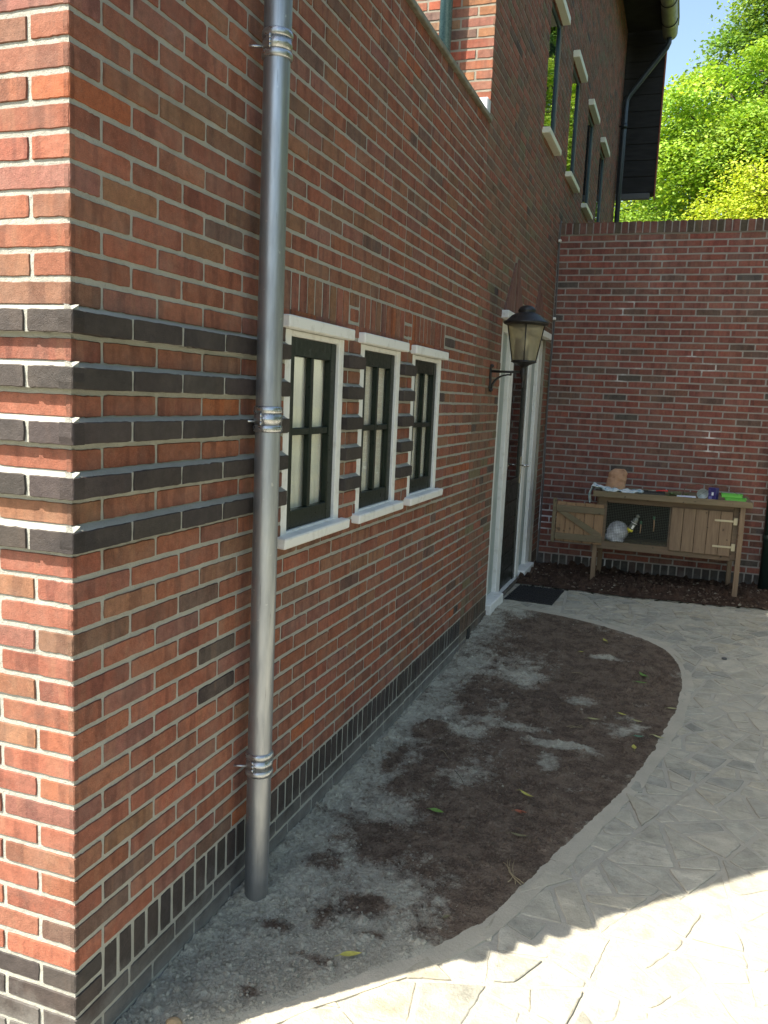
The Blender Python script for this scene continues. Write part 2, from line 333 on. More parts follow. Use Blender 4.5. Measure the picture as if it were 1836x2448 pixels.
def course(B, k, u0, u1, holes, pal, zb=0., header_first=True, wild=None, lod=lambda u: 1, p=0., mi=0, cs=0., corner=True, L=.2195, H=.1085, salt=0, crop=False):
    z0 = zb+k*Cc+JT/2; z1 = zb+(k+1)*Cc-JT/2; u = u0; first = True
    while u < u1-.004:
        if first: l = H if header_first else L
        elif wild and random.random() < wild(u): l = H
        else: l = L
        e = min(u+l, u1)
        if u1-e < .03: e = u1
        s_ = u if (first and corner) else u+.0055; t_ = e-.0055 if e < u1-1e-6 or not crop else e
        if first and corner: s_ = u0-.0016+cs
        dz = random.gauss(0, .0006); r = corner_rnd(k, salt) if (first and corner) else random
        col = pick(pal, r); sd = r.random()
        segs = [(s_, t_)]
        for Hh in holes:
            if Hh[2] < z1 and Hh[3] > z0 and min(Hh[3], z1)-max(Hh[2], z0) > .6*(z1-z0):
                ns = []
                for a, b in segs:
                    if Hh[1] <= a or Hh[0] >= b: ns.append((a, b)); continue
                    if Hh[0]-a > .02: ns.append((a, Hh[0]-(.004)))
                    if b-Hh[1] > .02: ns.append((Hh[1]+.004, b))
                segs = ns
        for a, b in segs: B.brick(a, b, z0+dz, z1+dz, col, p, lod(a), mi, sd)
        u = e; first = False
def soldiers(B, u0, u1, z0, z1, pal, lod=1, pitch=.0625, p=0., mi=0, j=.0115):
    n = max(1, round((u1-u0)/pitch)); w_ = (u1-u0)/n
    for i in range(n): B.brick(u0+i*w_+j/2, u0+(i+1)*w_-j/2, z0, z1, pick(pal), p, lod, mi)
def band_mortar(B, k, u0, u1, p, mi, zb=0.):
    z0 = zb+k*Cc+.006; z1 = zb+(k+1)*Cc
    us = np.array([u0, u1]); prof = [(z0, -.005), (z0, p-.005), (z1-.0075, p-.004), (z1+.004, -.003), (z1+.006, -.006)]
    P = np.vstack([B.P(us, np.array([z, z]), np.array([d, d])) for z, d in prof])
    B.quads(P, [(2*i, 2*i+1, 2*i+3, 2*i+2) for i in range(len(prof)-1)]+[(0, 2, 4, 6), (1, 7, 5, 3)], mi)

# ============================================================ GROUND
PG = MB()
xs = [-60, -3, 0, 3, 60]; ys = [-40, -4, 3.2]+[3.2+.2*i for i in range(1, 10)]+[8, 90]
vs = [(x, y, float(G(y))-.02-(0.02 if False else 0)) for y in ys for x in xs]
fs = [(j*5+i, j*5+i+1, (j+1)*5+i+1, (j+1)*5+i) for j in range(len(ys)-1) for i in range(4)]
PG.add(vs, fs)
GROUND = simple('ground_earth', (.10, .12, .045), .95, nscale=4, col2=(.07, .055, .035), bmp=.01, bscale=60)
tag(PG.build('ground', GROUND), kind='structure')
# bed outline (x as function of y on its curved side)
CUR = [(-.12, -.16), (.07, .06), (.265, .275), (.401, .42), (.528, .588), (.643, .72), (.735, .84), (.835, 1.03), (.915, 1.30), (1.062, 1.76), (1.210, 2.26), (1.305, 2.70), (1.40, 3.30), (1.445, 3.80), (1.43, 4.10), (1.35, 4.37), (1.21, 4.54), (1.03, 4.66), (.80, 4.78), (.52, 4.89), (.25, 4.94), (.0, 4.96)]
def dense(c, n=220):
    c = np.array(c); d = np.concatenate([[0], np.cumsum(np.hypot(*np.diff(c, axis=0).T))]); t = np.linspace(0, d[-1], n)
    x = np.interp(t, d, c[:, 0]); y = np.interp(t, d, c[:, 1])
    for _ in range(6): x[1:-1] = (x[:-2]+2*x[1:-1]+x[2:])/4; y[1:-1] = (y[:-2]+2*y[1:-1]+y[2:])/4
    return np.stack([x, y], 1)
DC = dense(CUR)
BEDPOLY = np.vstack([DC, [(-.02, 4.96), (-.02, -.0), (-.3, -.35)]])
def inpoly(px, py, poly):
    px = np.asarray(px); py = np.asarray(py); ins = np.zeros(px.shape, bool); n = len(poly)
    for i in range(n):
        x1, y1 = poly[i]; x2, y2 = poly[(i+1) % n]
        if y1 == y2: continue
        cnd = ((y1 > py) != (y2 > py)) & (px < (x2-x1)*(py-y1)/(y2-y1)+x1); ins ^= cnd
    return ins
def dist_curve(px, py, c=DC):
    px = np.asarray(px, float).ravel(); py = np.asarray(py, float).ravel(); out = np.full(px.shape, 1e9)
    for i in range(len(c)-1):
        a = c[i]; d = c[i+1]-a; L2 = (d**2).sum(); t = np.clip(((px-a[0])*d[0]+(py-a[1])*d[1])/L2, 0, 1)
        out = np.minimum(out, np.hypot(px-a[0]-t*d[0], py-a[1]-t*d[1]))
    return out
PATHFAR = [(0.0, 5.84), (.45, 5.815), (1.0, 5.79), (1.6, 5.86), (2.2, 5.97), (7, 6.1)]
# crazy paving: recursive splitting into irregular stones
def split(poly, area, out, rng):
    A = .5*abs(sum(poly[i][0]*poly[(i+1) % len(poly)][1]-poly[(i+1) % len(poly)][0]*poly[i][1] for i in range(len(poly))))
    cy = sum(p[1] for p in poly)/len(poly); target = area*(.5+1.0*rng.random())*(.50 if cy > 2.0 else .72)
    if A < target or len(poly) < 3: out.append(poly); return
    cx = sum(p[0] for p in poly)/len(poly)
    P = np.array(poly); Q = P-P.mean(0); _, _, vt = np.linalg.svd(Q); ang = math.atan2(vt[0][1], vt[0][0])+math.pi/2+rng.gauss(0, .27)
    d = (math.cos(ang), math.sin(ang)); nn = (-d[1], d[0]); off = rng.gauss(0, .10)*math.sqrt(A)
    s = [(p[0]-cx)*nn[0]+(p[1]-cy)*nn[1]-off for p in poly]; a = []; b = []
    for i in range(len(poly)):
        p, q = poly[i], poly[(i+1) % len(poly)]; sp, sq = s[i], s[(i+1) % len(poly)]
        (a if sp >= 0 else b).append(p)
        if (sp >= 0) != (sq >= 0):
            t = sp/(sp-sq); m = (p[0]+(q[0]-p[0])*t, p[1]+(q[1]-p[1])*t); a.append(m); b.append(m)
    if len(a) < 3 or len(b) < 3: out.append(poly); return
    split(a, area, out, rng); split(b, area, out, rng)
def inset_poly(poly, d):
    n = len(poly); area = sum(poly[i][0]*poly[(i+1) % n][1]-poly[(i+1) % n][0]*poly[i][1] for i in range(n))
    if area < 0: poly = poly[::-1]
    lines = []
    for i in range(n):
        p = Vector(poly[i]); q = Vector(poly[(i+1) % n]); t = (q-p)
        if t.length < 1e-5: continue
        t.normalize(); nn = Vector((-t.y, t.x)); lines.append((p+nn*d, t))
    # clip a big polygon by half planes -> robust inset of convex polygon
    res = [tuple(p) for p in poly]
    for p0, t in lines:
        new = []; m = len(res)
        for i in range(m):
            a = Vector(res[i]); b = Vector(res[(i+1) % m]); sa_ = t.cross(a-p0) if False else t.x*(a-p0).y-t.y*(a-p0).x; sb = t.x*(b-p0).y-t.y*(b-p0).x
            if sa_ >= 0: new.append(tuple(a))
            if (sa_ >= 0) != (sb >= 0):
                k = sa_/(sa_-sb); new.append(tuple(a+(b-a)*k))
        res = new
        if len(res) < 3: return []
    return res
def paving():
    rng = random.Random(5); out = []
    split([(-1.6, -3.2), (3.8, -3.2), (3.8, 6.3), (-1.6, 6.3)], .046, out, rng)
    V = []; F = []; C = []; n0 = 0
    for poly in out:
        c = np.array(poly); cen = c.mean(0)
        if inpoly(cen[0], cen[1], BEDPOLY) and dist_curve([cen[0]], [cen[1]])[0] > .12: continue
        if cen[0] < -.05 and cen[1] > .05: continue
        if cen[0] < 4.9 and np.interp(cen[0], [p[0] for p in PATHFAR], [p[1] for p in PATHFAR])+.12 < cen[1]: continue
        q = inset_poly(poly, rng.uniform(.0045, .010))
        if len(q) < 3: continue
        near = cen[1] < 2.5; st = .022 if near else .05; pts = []
        for i in range(len(q)):
            a = np.array(q[i]); b = np.array(q[(i+1) % len(q)]); L = np.hypot(*(b-a)); k = max(1, int(L/st)); t = (b-a)/max(L, 1e-6); nn = np.array([-t[1], t[0]])
            for j in range(k):
                p = a+(b-a)*j/k; wv = (vnoise(p[0], p[1], 22, 3, 2)-.5)*.012+rng.gauss(0, .0012)
                if j == 0: p = p+ (cen-p)/max(np.hypot(*(cen-p)), 1e-6)*.006
                pts.append(p+nn*(abs(wv) if j else 0))
        pts = np.array(pts); m = len(pts)
        ib = inpoly(pts[:, 0], pts[:, 1], BEDPOLY)
        ib = ib | ((pts[:, 0] < .06) & (pts[:, 1] > -.1) & (pts[:, 1] < 4.95) & (pts[:, 0] > -2) & ((pts[:, 0] > -.03) | (pts[:, 1] > .02)))
        if ib.all() or (pts[ib][:, 0] < 0).any(): continue
        for ii in np.where(ib)[0]:
            dd = ((DC-pts[ii])**2).sum(1); kk = int(dd.argmin()); tt = DC[min(kk+1, len(DC)-1)]-DC[max(kk-1, 0)]; tt = tt/max(np.hypot(*tt), 1e-9); pts[ii] = DC[kk]+np.array([tt[1], -tt[0]])*.02
        cen = pts.mean(0); z = G(pts[:, 1])+rng.gauss(0.0004, .0014)
        tx, ty = rng.gauss(0, .003), rng.gauss(0, .003); z = z+(pts[:, 0]-cen[0])*tx+(pts[:, 1]-cen[1])*ty
        inn = pts+(cen-pts)/np.maximum(np.hypot(*(cen-pts).T), 1e-4)[:, None]*.0045
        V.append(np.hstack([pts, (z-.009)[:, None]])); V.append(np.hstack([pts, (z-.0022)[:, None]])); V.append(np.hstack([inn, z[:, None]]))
        for i in range(m):
            j = (i+1) % m; F.append((n0+i, n0+j, n0+m+j, n0+m+i)); F.append((n0+m+i, n0+m+j, n0+2*m+j, n0+2*m+i))
        F.append(tuple(n0+2*m+i for i in range(m))); n0 += 3*m
        base = np.array(rng.choices([(.44, .415, .335), (.47, .44, .36), (.40, .385, .32), (.345, .335, .285), (.48, .44, .345), (.43, .39, .30)], [8, 9, 6, 4, 6, 2])[0])*rng.uniform(.92, 1.08)
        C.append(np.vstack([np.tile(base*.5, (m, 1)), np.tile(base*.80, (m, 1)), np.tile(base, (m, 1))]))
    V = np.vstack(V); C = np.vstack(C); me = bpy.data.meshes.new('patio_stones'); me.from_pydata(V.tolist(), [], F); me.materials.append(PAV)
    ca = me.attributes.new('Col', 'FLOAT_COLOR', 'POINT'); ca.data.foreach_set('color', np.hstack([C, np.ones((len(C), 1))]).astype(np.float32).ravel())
    bm = bmesh.new(); bm.from_mesh(me); bmesh.ops.recalc_face_normals(bm, faces=bm.faces); bm.to_mesh(me); bm.free()
    tag(link('patio_stones', me), kind='structure')
    # mortar bed below the stones, following the slope
    b = MB(); YS = [-3.4, -2.6, 0, 3.2]+[3.2+.15*i for i in range(1, 13)]
    YS = [y for y in YS if y < 5.78]+[5.78]
    xs = [-.02, .45, 1.0, 1.6, 2.2, 3.0, 3.9]; vs = [(x, y, float(G(y))-.0035) for y in YS for x in xs]; k = len(xs)
    vs[-k:] = [(x, float(np.interp(x, [p[0] for p in PATHFAR], [p[1] for p in PATHFAR])), -.1685) for x in xs]
    b.add(vs, [(j*k+i, j*k+i+1, (j+1)*k+i+1, (j+1)*k+i) for j in range(len(YS)-1) for i in range(k-1)])
    b.add([(-3, -3.4, -.2685), (-.02, -3.4, -.2685), (-.02, .02, -.2685), (-3, .02, -.2685)], [(0, 1, 2, 3)])
    tag(b.build('patio', PMO), kind='structure')
paving()
# cement edging strip round the bed
def edging():
    T = np.gradient(DC, axis=0); T /= np.hypot(T[:, 0], T[:, 1])[:, None]; Nn = np.stack([T[:, 1], -T[:, 0]], 1)
    w1 = .060+.03*(vnoise(DC[:, 0], DC[:, 1], 4, 9, 3)-.5); V = []; F = []; n = 0
    i0 = 22; L = len(DC)
    wob = (vnoise(DC[:, 0], DC[:, 1], 14, 21, 3)-.5)*.016
    segs = [(i, min(i+random.randint(18, 34), L-8)) for i in [22]]
    while segs[-1][1] < L-8: segs.append((segs[-1][1], min(segs[-1][1]+random.randint(16, 30), L-8)))
    b = MB()
    for a, e in segs:
        if e-a < 3: continue
        idx = list(range(a, e+1)); inn = [DC[i]-Nn[i]*(.012) for i in idx]; out = [DC[i]+Nn[i]*(w1[i]+wob[i]) for i in idx]; m = len(idx); zz = random.uniform(.002, .004)
        vs = [(p[0], p[1], float(G(p[1]))+zz) for p in inn]+[(p[0], p[1], float(G(p[1]))+zz) for p in out]
        vs += [(p[0], p[1], float(G(p[1]))-.01) for p in inn]+[(p[0], p[1], float(G(p[1]))-.01) for p in out]
        fs = [(i, i+1, m+i+1, m+i) for i in range(m-1)]+[(2*m+i, i, i+1, 2*m+i+1) for i in range(m-1)]+[(m+i, 3*m+i, 3*m+i+1, m+i+1) for i in range(m-1)]
        b.add(vs, fs)
    tag(b.build('bed_edging', EDGE), kind='structure')
edging()
def gauss2(x, y, cx, cy, sx, sy): return np.exp(-(((x-cx)/sx)**2+((y-cy)/sy)**2))
def soil_height(X, Y):
    h = (vnoise(X, Y, 4, 31, 3)-.5)*.036+(vnoise(X, Y, 19, 34, 3, .7)-.5)*.020+(vnoise(X, Y, 60, 37, 3, .8)-.5)*.019
    cl = vnoise(X, Y, 40, 51, 3, .7); h = h+np.clip(cl-.60, 0, 1)*.10*np.clip(vnoise(X, Y, 4, 57, 2)*2-.7, 0, 1)
    h = h+gauss2(X, Y, .2, 2.52, .09, .12)*.03+gauss2(X, Y, .56, 2.83, .06, .05)*(-.02)+gauss2(X, Y, .45, 4.1, .25, .4)*.012+gauss2(X, Y, .07, .815, .075, .085)*.022+gauss2(X, Y, .0, 1.5, .05, 3.)*.012
    return h
def sandness(X, Y):
    s = .06+.85*np.exp(-np.clip(X-.10, 0, 9)/.20)*(1-.25*np.clip((Y-3.0)/1.0, 0, 1))+np.clip((1.35-Y-.25*X)/.55, 0, 1)*.62
    s = s+(vnoise(X, Y, 3.2, 71, 4)-.50)*1.3+(vnoise(X, Y, 11, 77, 4, .65)-.5)*.95
    for cx, cy, sx, sy, a in [(.53, 3.5, .10, .16, .9), (.95, 4.08, .13, .045, 1.3), (.87, 3.28, .10, .08, .8), (.86, 2.61, .17, .05, 1.3), (.62, 2.75, .16, .06, .9), (.83, 2.36, .06, .12, .8), (.40, 2.55, .16, .10, .7), (.45, 3.0, .10, .25, .5), (.55, 2.0, .12, .2, .35), (1.1, 2.95, .15, .12, .45), (.30, 1.55, .12, .18, .5), (.6, .75, .15, .12, .6), (.30, .5, .2, .2, .4),
                              (.33, 1.35, .07, .10, -1.1), (.22, 2.5, .07, .08, -1.0), (.20, .72, .06, .05, -1.2), (.27, .42, .05, .03, -1.2), (.5, 1.75, .16, .3, -.35), (.42, .95, .07, .05, -.9), (.75, 1.45, .2, .2, -.5), (.40, .62, .10, .035, -.9), (.32, .80, .03, .09, -.8), (.17, 1.15, .05, .12, -.7), (.30, 1.9, .05, .14, -.7), (.14, 2.1, .03, .16, -.6), (.52, .80, .05, .03, -.8), (.25, 3.2, .05, .16, -.5), (.25, 3.9, .1, .3, -.1), (.7, 4.3, .4, .25, -.5), (1.1, 3.8, .3, .4, -.5), (.72, 3.0, .25, .12, -.3)]:
        s = s+a*gauss2(X, Y, cx, cy, sx, sy)
    return s
def soil_sheet(name, X, Y, H, sand, keep, lift=.004, smooth=False):
    ny, nx = X.shape; Z = G(Y)+lift+H; me = bpy.data.meshes.new(name)
    idx = np.arange(nx*ny).reshape(ny, nx); a = idx[:-1, :-1]; b = idx[:-1, 1:]; c_ = idx[1:, 1:]; d = idx[1:, :-1]
    q = np.stack([a, b, c_, d], -1).reshape(-1, 4); k = keep.ravel()[q].all(1); q = q[k]
    used = np.unique(q); rm = -np.ones(nx*ny, int); rm[used] = np.arange(len(used))
    V = np.stack([X.ravel(), Y.ravel(), Z.ravel()], 1)[used]; me.from_pydata(V.tolist(), [], rm[q].tolist()); me.materials.append(SOIL)
    at = me.attributes.new('sand', 'FLOAT', 'POINT'); at.data.foreach_set('value', sand.ravel()[used].astype(np.float32))
    me.polygons.foreach_set('use_smooth', [smooth]*len(me.polygons)); me.update(); return tag(link(name, me), kind='structure')
st = .0070; X, Y = np.meshgrid(np.arange(-.35, 1.5, st), np.arange(-.42, 4.99, st)); X = X+RNG.normal(0, .0015, X.shape); Y = Y+RNG.normal(0, .0015, Y.shape)
ins = inpoly(X, Y, BEDPOLY); dc = dist_curve(X, Y).reshape(X.shape)
edge_w = (vnoise(X, Y, 9, 91, 4)-.5)*.06
keep = (ins | (dc < .035)) & ~((X < -.006) & (Y > .0)) & (Y < 5.0)
sdc = np.where(ins, dc, -dc)
Hh = soil_height(X, Y); f_ = np.clip(dc/.08, 0, 1); f_ = np.clip((sdc-.005)/.07, 0, 1); Hh = np.maximum(np.maximum(Hh, -.004)*f_+(1-f_)*(-.0030+.25*np.clip(sdc, -.03, .02)+(vnoise(X, Y, 16, 93, 4, .7)-.5)*.007), -.0062)
soil_sheet('garden_bed', X, Y, Hh, sandness(X, Y)+np.clip((.35-Y)/.3, 0, 1)*.4, keep)
# dark soil strip between path and garden wall
X, Y = np.meshgrid(np.arange(-.01, 2.6, .016), np.arange(5.66, 6.93, .016)); X = X+RNG.normal(0, .003, X.shape)
pf = np.interp(X, [p[0] for p in PATHFAR], [p[1] for p in PATHFAR])+(vnoise(X, Y, 11, 14, 3)-.5)*.05
Hh = (vnoise(X, Y, 4, 61, 5, .65)-.4)*.07+np.clip(vnoise(X, Y, 22, 67, 3)-.58, 0, 1)*.18; Hh = np.maximum(Hh*np.clip((Y-pf)/.12, 0, 1), -.002)+.003
soil_sheet('soil_strip', X, Y, Hh, (vnoise(X, Y, 6, 45, 4)-.72)*1.1, (Y > pf)).data.materials[0] = SOIL2
# clods and grit lying on the soil
def grit():
    bm = bmesh.new(); bmesh.ops.create_icosphere(bm, subdivisions=1, radius=1); IV = np.array([v.co[:] for v in bm.verts]); IF = np.array([[v.index for v in f.verts] for f in bm.faces]); bm.free()
    n = 26000; y = np.where(RNG.random(n) < .6, RNG.uniform(-.15, 4.85, n), np.abs(RNG.normal(.5, .6, n))); x = np.where(RNG.random(n) < .7, np.abs(RNG.normal(0, .38, n)), RNG.uniform(0, 1.4, n))
    k = inpoly(x, y, BEDPOLY) & (dist_curve(x, y) > .03); x, y = x[k][:9000], y[k][:9000]; sd = sandness(x, y); h = np.maximum(soil_height(x, y), 0); z = G(y)+.005+h; r = RNG.gamma(1.5, .0017, len(x))+.0009
    n2 = 900; x2 = RNG.uniform(.05, 2.3, n2); y2 = RNG.uniform(5.9, 6.85, n2); x = np.append(x, x2); y = np.append(y, y2); z = np.append(z, -.15+RNG.uniform(-.005, .012, n2)); r = np.append(r, RNG.gamma(2., .004, n2)+.002); sd = np.append(sd, RNG.choice([-.4, -.4, -.4, -.4, -.4, .3], n2)); r = np.minimum(r, .015)
    N_ = len(x); a = RNG.uniform(0, 6.28, N_); A = IV[None]*np.stack([np.ones(N_), RNG.uniform(.6, 1.2, N_), RNG.uniform(.5, .9, N_)], 1)[:, None]*r[:, None, None]*(1+RNG.normal(0, .12, (N_, 12, 1)))
    c_, s_ = np.cos(a)[:, None], np.sin(a)[:, None]; P = np.stack([A[..., 0]*c_-A[..., 1]*s_+x[:, None], A[..., 0]*s_+A[..., 1]*c_+y[:, None], A[..., 2]+z[:, None]], -1)
    me = bpy.data.meshes.new('soil_clods'); me.from_pydata(P.reshape(-1, 3).tolist(), [], (IF[None]+12*np.arange(N_)[:, None, None]).reshape(-1, 3).tolist()); me.materials.append(SOIL)
    at = me.attributes.new('sand', 'FLOAT', 'POINT'); at.data.foreach_set('value', np.repeat(np.clip(sd+RNG.normal(.05, .2, N_), -1, 1.2), 12).astype(np.float32)); me.update()
    tag(link('soil_clods', me), label='small clods and grit scattered over the bare garden soil', kind='stuff', cat='clods')
grit()

# ============================================================ ANNEX (near brick building)
annex = thing('brick_annex', 'near flat-roofed red brick annex with dark brick bands and three small white windows', 'building')
WC = [1.335, 2.045, 2.760]; HW = .262; ZT = 3.185
winh = [(c-HW, c+HW, .95, 1.675) for c in WC]
Bs = Bricks((0, 0, 0), (0, 1, 0), (1, 0, 0)); Bf = Bricks((0, 0, 0), (-1, 0, 0), (0, -1, 0))
YE = 3.815
lodS = lambda u: 2 if u < 2.2 else 1
solh = [(c-.3, c+.3, 1.675, 30*Cc) for c in WC]
BANDK = [17, 19, 21, 23, 25]
Bs.sheet(.0034, YE, -.5, ZT, winh, 1); Bf.sheet(.0034, 1.4, -.5, ZT, [], 1)
wildf = lambda u: 0 if u < 1.65 else (.22 if u < 3.0 else .45)
for k in range(-8, 51):
    if k in (-2, -1):      # soldier course in the plinth, stacked headers at the corner
        r = corner_rnd(k, 3); Bs.brick(-.0016, .1085-.0055, k*Cc+JT/2, (k+1)*Cc-JT/2, pick(PAL_DRK, r), 0, 2, 2, r.random())
        course(Bf, k, 0, 1.4, [], PAL_DRK, header_first=(k % 2 != 0), lod=lambda u: 2, mi=2, salt=3)
        continue
    dark = k < 0; band = k in BANDK
    hf = (k % 2 == 0)
    pal = PAL_DRK if dark or band else PAL_NEW
    if band:
        p = .023
        course(Bf, k, -p, 1.4, [], pal, header_first=True, lod=lambda u: 2, p=p, mi=2, L=.2195, H=.1085+p, salt=5); band_mortar(Bf, k, -p+.005, 1.4, p, 1)
        course(Bs, k, -p, WC[0]-HW-.002, [], pal, header_first=False, lod=lambda u: 2, p=p, mi=2, L=.2195, H=.1085, salt=5, crop=True)
        band_mortar(Bs, k, -p+.005, WC[0]-HW-.004, p, 1)
        for i in range(2):
            a = WC[i]+HW+.002; b = WC[i+1]-HW-.002; Bs.brick(a, b, k*Cc+.005, (k+1)*Cc-JT/2, pick(pal), p, 2, 2); band_mortar(Bs, k, a+.003, b-.003, p-.004, 1)
        course(Bs, k, WC[2]+HW, YE, [], PAL_NEW, header_first=random.random() < .5, wild=wildf, lod=lodS, corner=False)
        continue
    hh = winh+(solh if 26 <= k < 30 else [])
    if 26 <= k < 30: hh = winh+[(c-.3, c+.3, 27*Cc+.03, 30*Cc) for c in WC]
    course(Bf, k, 0, 1.4, [], pal if not dark else PAL_DRK, header_first=not hf, lod=lambda u: 2, mi=2 if dark else 0, salt=1)
    course(Bs, k, 0, YE, hh, pal, header_first=hf, wild=wildf, lod=lodS, mi=2 if dark else 0, salt=1)
soldiers(Bs, .1085, YE, -2*Cc+JT/2, -JT/2, PAL_DRK, 2, .0625, 0, 2, .0135)
for c in WC: soldiers(Bs, c-.297, c+.297, 27*Cc+.036, 30*Cc-JT/2, PAL_NEW, 2, .066)
Bs.build('side_wall', [MBR, MMO, MDK], annex); Bf.build('front_wall', [MBR, MMO, MDK], annex)
# body behind the walls (roof deck, inner shell) and metal roof trim
m = MB(); m.box((-4, .13, 3.12), (-.13, 3.81, 3.17)); m.box((-4, 3.60, -.5), (-.2, 3.80, 3.12)); m.box((-4.05, .02, -.5), (-3.95, 3.6, 3.12)); m.box((-3.95, .02, -.5), (-1.41, .12, 3.12)); m.box((-3.9, .2, -.40), (-.15, 3.6, -.3))
m.build('roof_deck', DARK, annex)
TRIM = simple('roof_trim_metal', (.30, .275, .21), .6, .3, nscale=20, col2=(.17, .15, .11))
m = MB(); m.bbox((-.16, -.02, 3.183), (.020, 3.812, 3.213), .004); m.bbox((-4, -.02, 3.183), (-.162, .12, 3.213), .004); m.build('roof_trim', TRIM, annex)
m = MB(); m.bbox((-.075, 3.735, 3.216), (.004, 3.813, 3.31), .008); m.build('lead_flashing', simple('lead_white', (.62, .64, .68), .5), annex)
# small windows
def small_window(c, idx):
    a, b = c-HW, c+HW; z0, z1 = .95, 1.675; xf = -.002
    wd = thing('window', None, None, (0, c, z0)); wd.parent = annex
    lab = ['nearest of the three small annex windows, partly behind the downpipe', 'middle of the three small annex windows', 'farthest of the three small annex windows, next to the wall lantern'][idx]; wd['label'] = lab
    f = MB()
    f.bbox((-.09, a, z0), (xf, a+.047, z1), .002); f.bbox((-.09, b-.047, z0), (xf, b, z1), .002); f.bbox((-.09, a+.047, z1-.02), (xf-.004, b-.047, z1), .002); f.bbox((-.09, a+.047, z0), (xf-.004, b-.047, z0+.012), .002)
    f.build('frame', WHITE, wd)
    s = MB(); xs0 = -.014; ya, yb = a+.049, b-.049; za, zb = z0+.013, z1-.021
    s.bbox((-.042, ya, za), (xs0, ya+.052, zb), .003); s.bbox((-.042, yb-.052, za), (xs0, yb, zb), .003)
    s.bbox((-.042, ya+.052, zb-.066), (xs0-.0015, yb-.052, zb), .003); s.bbox((-.042, ya+.052, za), (xs0-.0015, yb-.052, za+.068), .003)
    yc = (ya+yb)/2; zm = 1.318
    s.bbox((-.041, yc-.0125, za+.068), (xs0-.003, yc+.0125, zb-.066), .003); s.bbox((-.041, ya+.052, zm-.013), (xs0-.0045, yc-.0125, zm+.013), .003); s.bbox((-.041, yc+.0125, zm-.013), (xs0-.0045, yb-.052, zm+.013), .003)
    s.build('sash', DKGREEN, wd)
    for (p, q) in ((ya+.05, yc-.012), (yc+.012, yb-.05)):
        for (r, t) in ((za+.066, zm-.012), (zm+.012, zb-.064)):
            g = MB(); g.box((-.036, p, r), (-.033, q, t)); g.build('pane', PGLASS, wd)
    cu = MB()      # pleated cream curtain close behind the panes
    n = 56; vs = []; cy0, cy1 = a+.03, b-.03
    for i in range(n+1):
        y = cy0+(cy1-cy0)*i/n; x = -.050+.0028*math.sin(i*1.1)+.0015*math.sin(i*2.7); vs += [(x, y, z0+.02), (x+.002, y, z1-.02)]
    cu.add(vs, [(2*i, 2*i+2, 2*i+3, 2*i+1) for i in range(n)], 0, True); cu.build('curtain', BLIND, wd)
    h = MB(); h.bbox((-.02, c-.298, z1+.002), (.030, c+.298, z1+.045), .004); h.build('head_board', WHITE, wd)
    s = MB(); R = Matrix.Rotation(math.radians(4), 3, 'Y'); s.bbox((-.03, c-.298, z0-.036), (.038, c+.298, z0+.004), .005, 0, R); s.build('sill', WHITE, wd)
for i, c in enumerate(WC): small_window(c, i)

# ============================================================ HOUSE (behind the annex)
house = thing('brick_house', 'tall brown-red brick house with black eaves, side door and four narrow upper windows', 'building', (0, YE, -.3))
UWY = [5.735, 7.11, 8.455, 9.84]; UWW = .585; UWZ = (3.715, 4.77); HE = 12.25; HT = 7.25
uh = [(y, y+UWW, *UWZ) for y in UWY]; DH = (4.60, 6.62, -.16, 2.06)
Bh = Bricks((0, 0, 0), (0, 1, 0), (1, 0, 0)); Bhf = Bricks((0, YE, 0), (-1, 0, 0), (0, -1, 0))
Bh.sheet(YE, HE, -.5, HT, uh+[DH], 1); Bhf.sheet(0, 1.8, 3.0, HT, [], 1)
TRI = [((4.60, 2.125), (5.33, 2.125), (4.98, 2.58)), ((5.80, 2.125), (6.40, 2.125), (6.06, 2.54))]
lodh = lambda u: 1
for k in range(-6, 116):
    hh = uh+[DH]
    z = (k+.5)*Cc
    for T in TRI:
        zt = T[2][1]
        if T[0][1] < z < zt:
            f = (z-T[0][1])/(zt-T[0][1]); hh = hh+[(T[0][0]+(T[2][0]-T[0][0])*f-.012, T[1][0]+(T[2][0]-T[1][0])*f+.008, z-.03, z+.03)]
    hd = k in (-2, -1)
    if hd and True:
        continue
    course(Bh, k, YE+.002, HE, hh, PAL_OLD if k >= 0 else [((.16, .10, .07), 3), ((.11, .08, .06), 3)], header_first=(k % 2 == 0), wild=lambda u: .42, lod=lodh, corner=(z > 3.3), salt=9, cs=.0)
    if z > 3.15: course(Bhf, k, 0, 1.8, [], PAL_LIT, header_first=(k % 2 == 1), lod=lambda u: 1, salt=9)
for a, b in ((YE+.003, 4.598), (6.625, 6.9)): soldiers(Bh, a, b, -2*Cc+JT/2, -JT/2, [((.15, .10, .07), 3), ((.11, .085, .06), 3)], 1)
hw = Bh.build('side_wall', [MBR, MMH, MDK], house); Bhf.build('front_wall', [MBR, MMH, MDK], house)
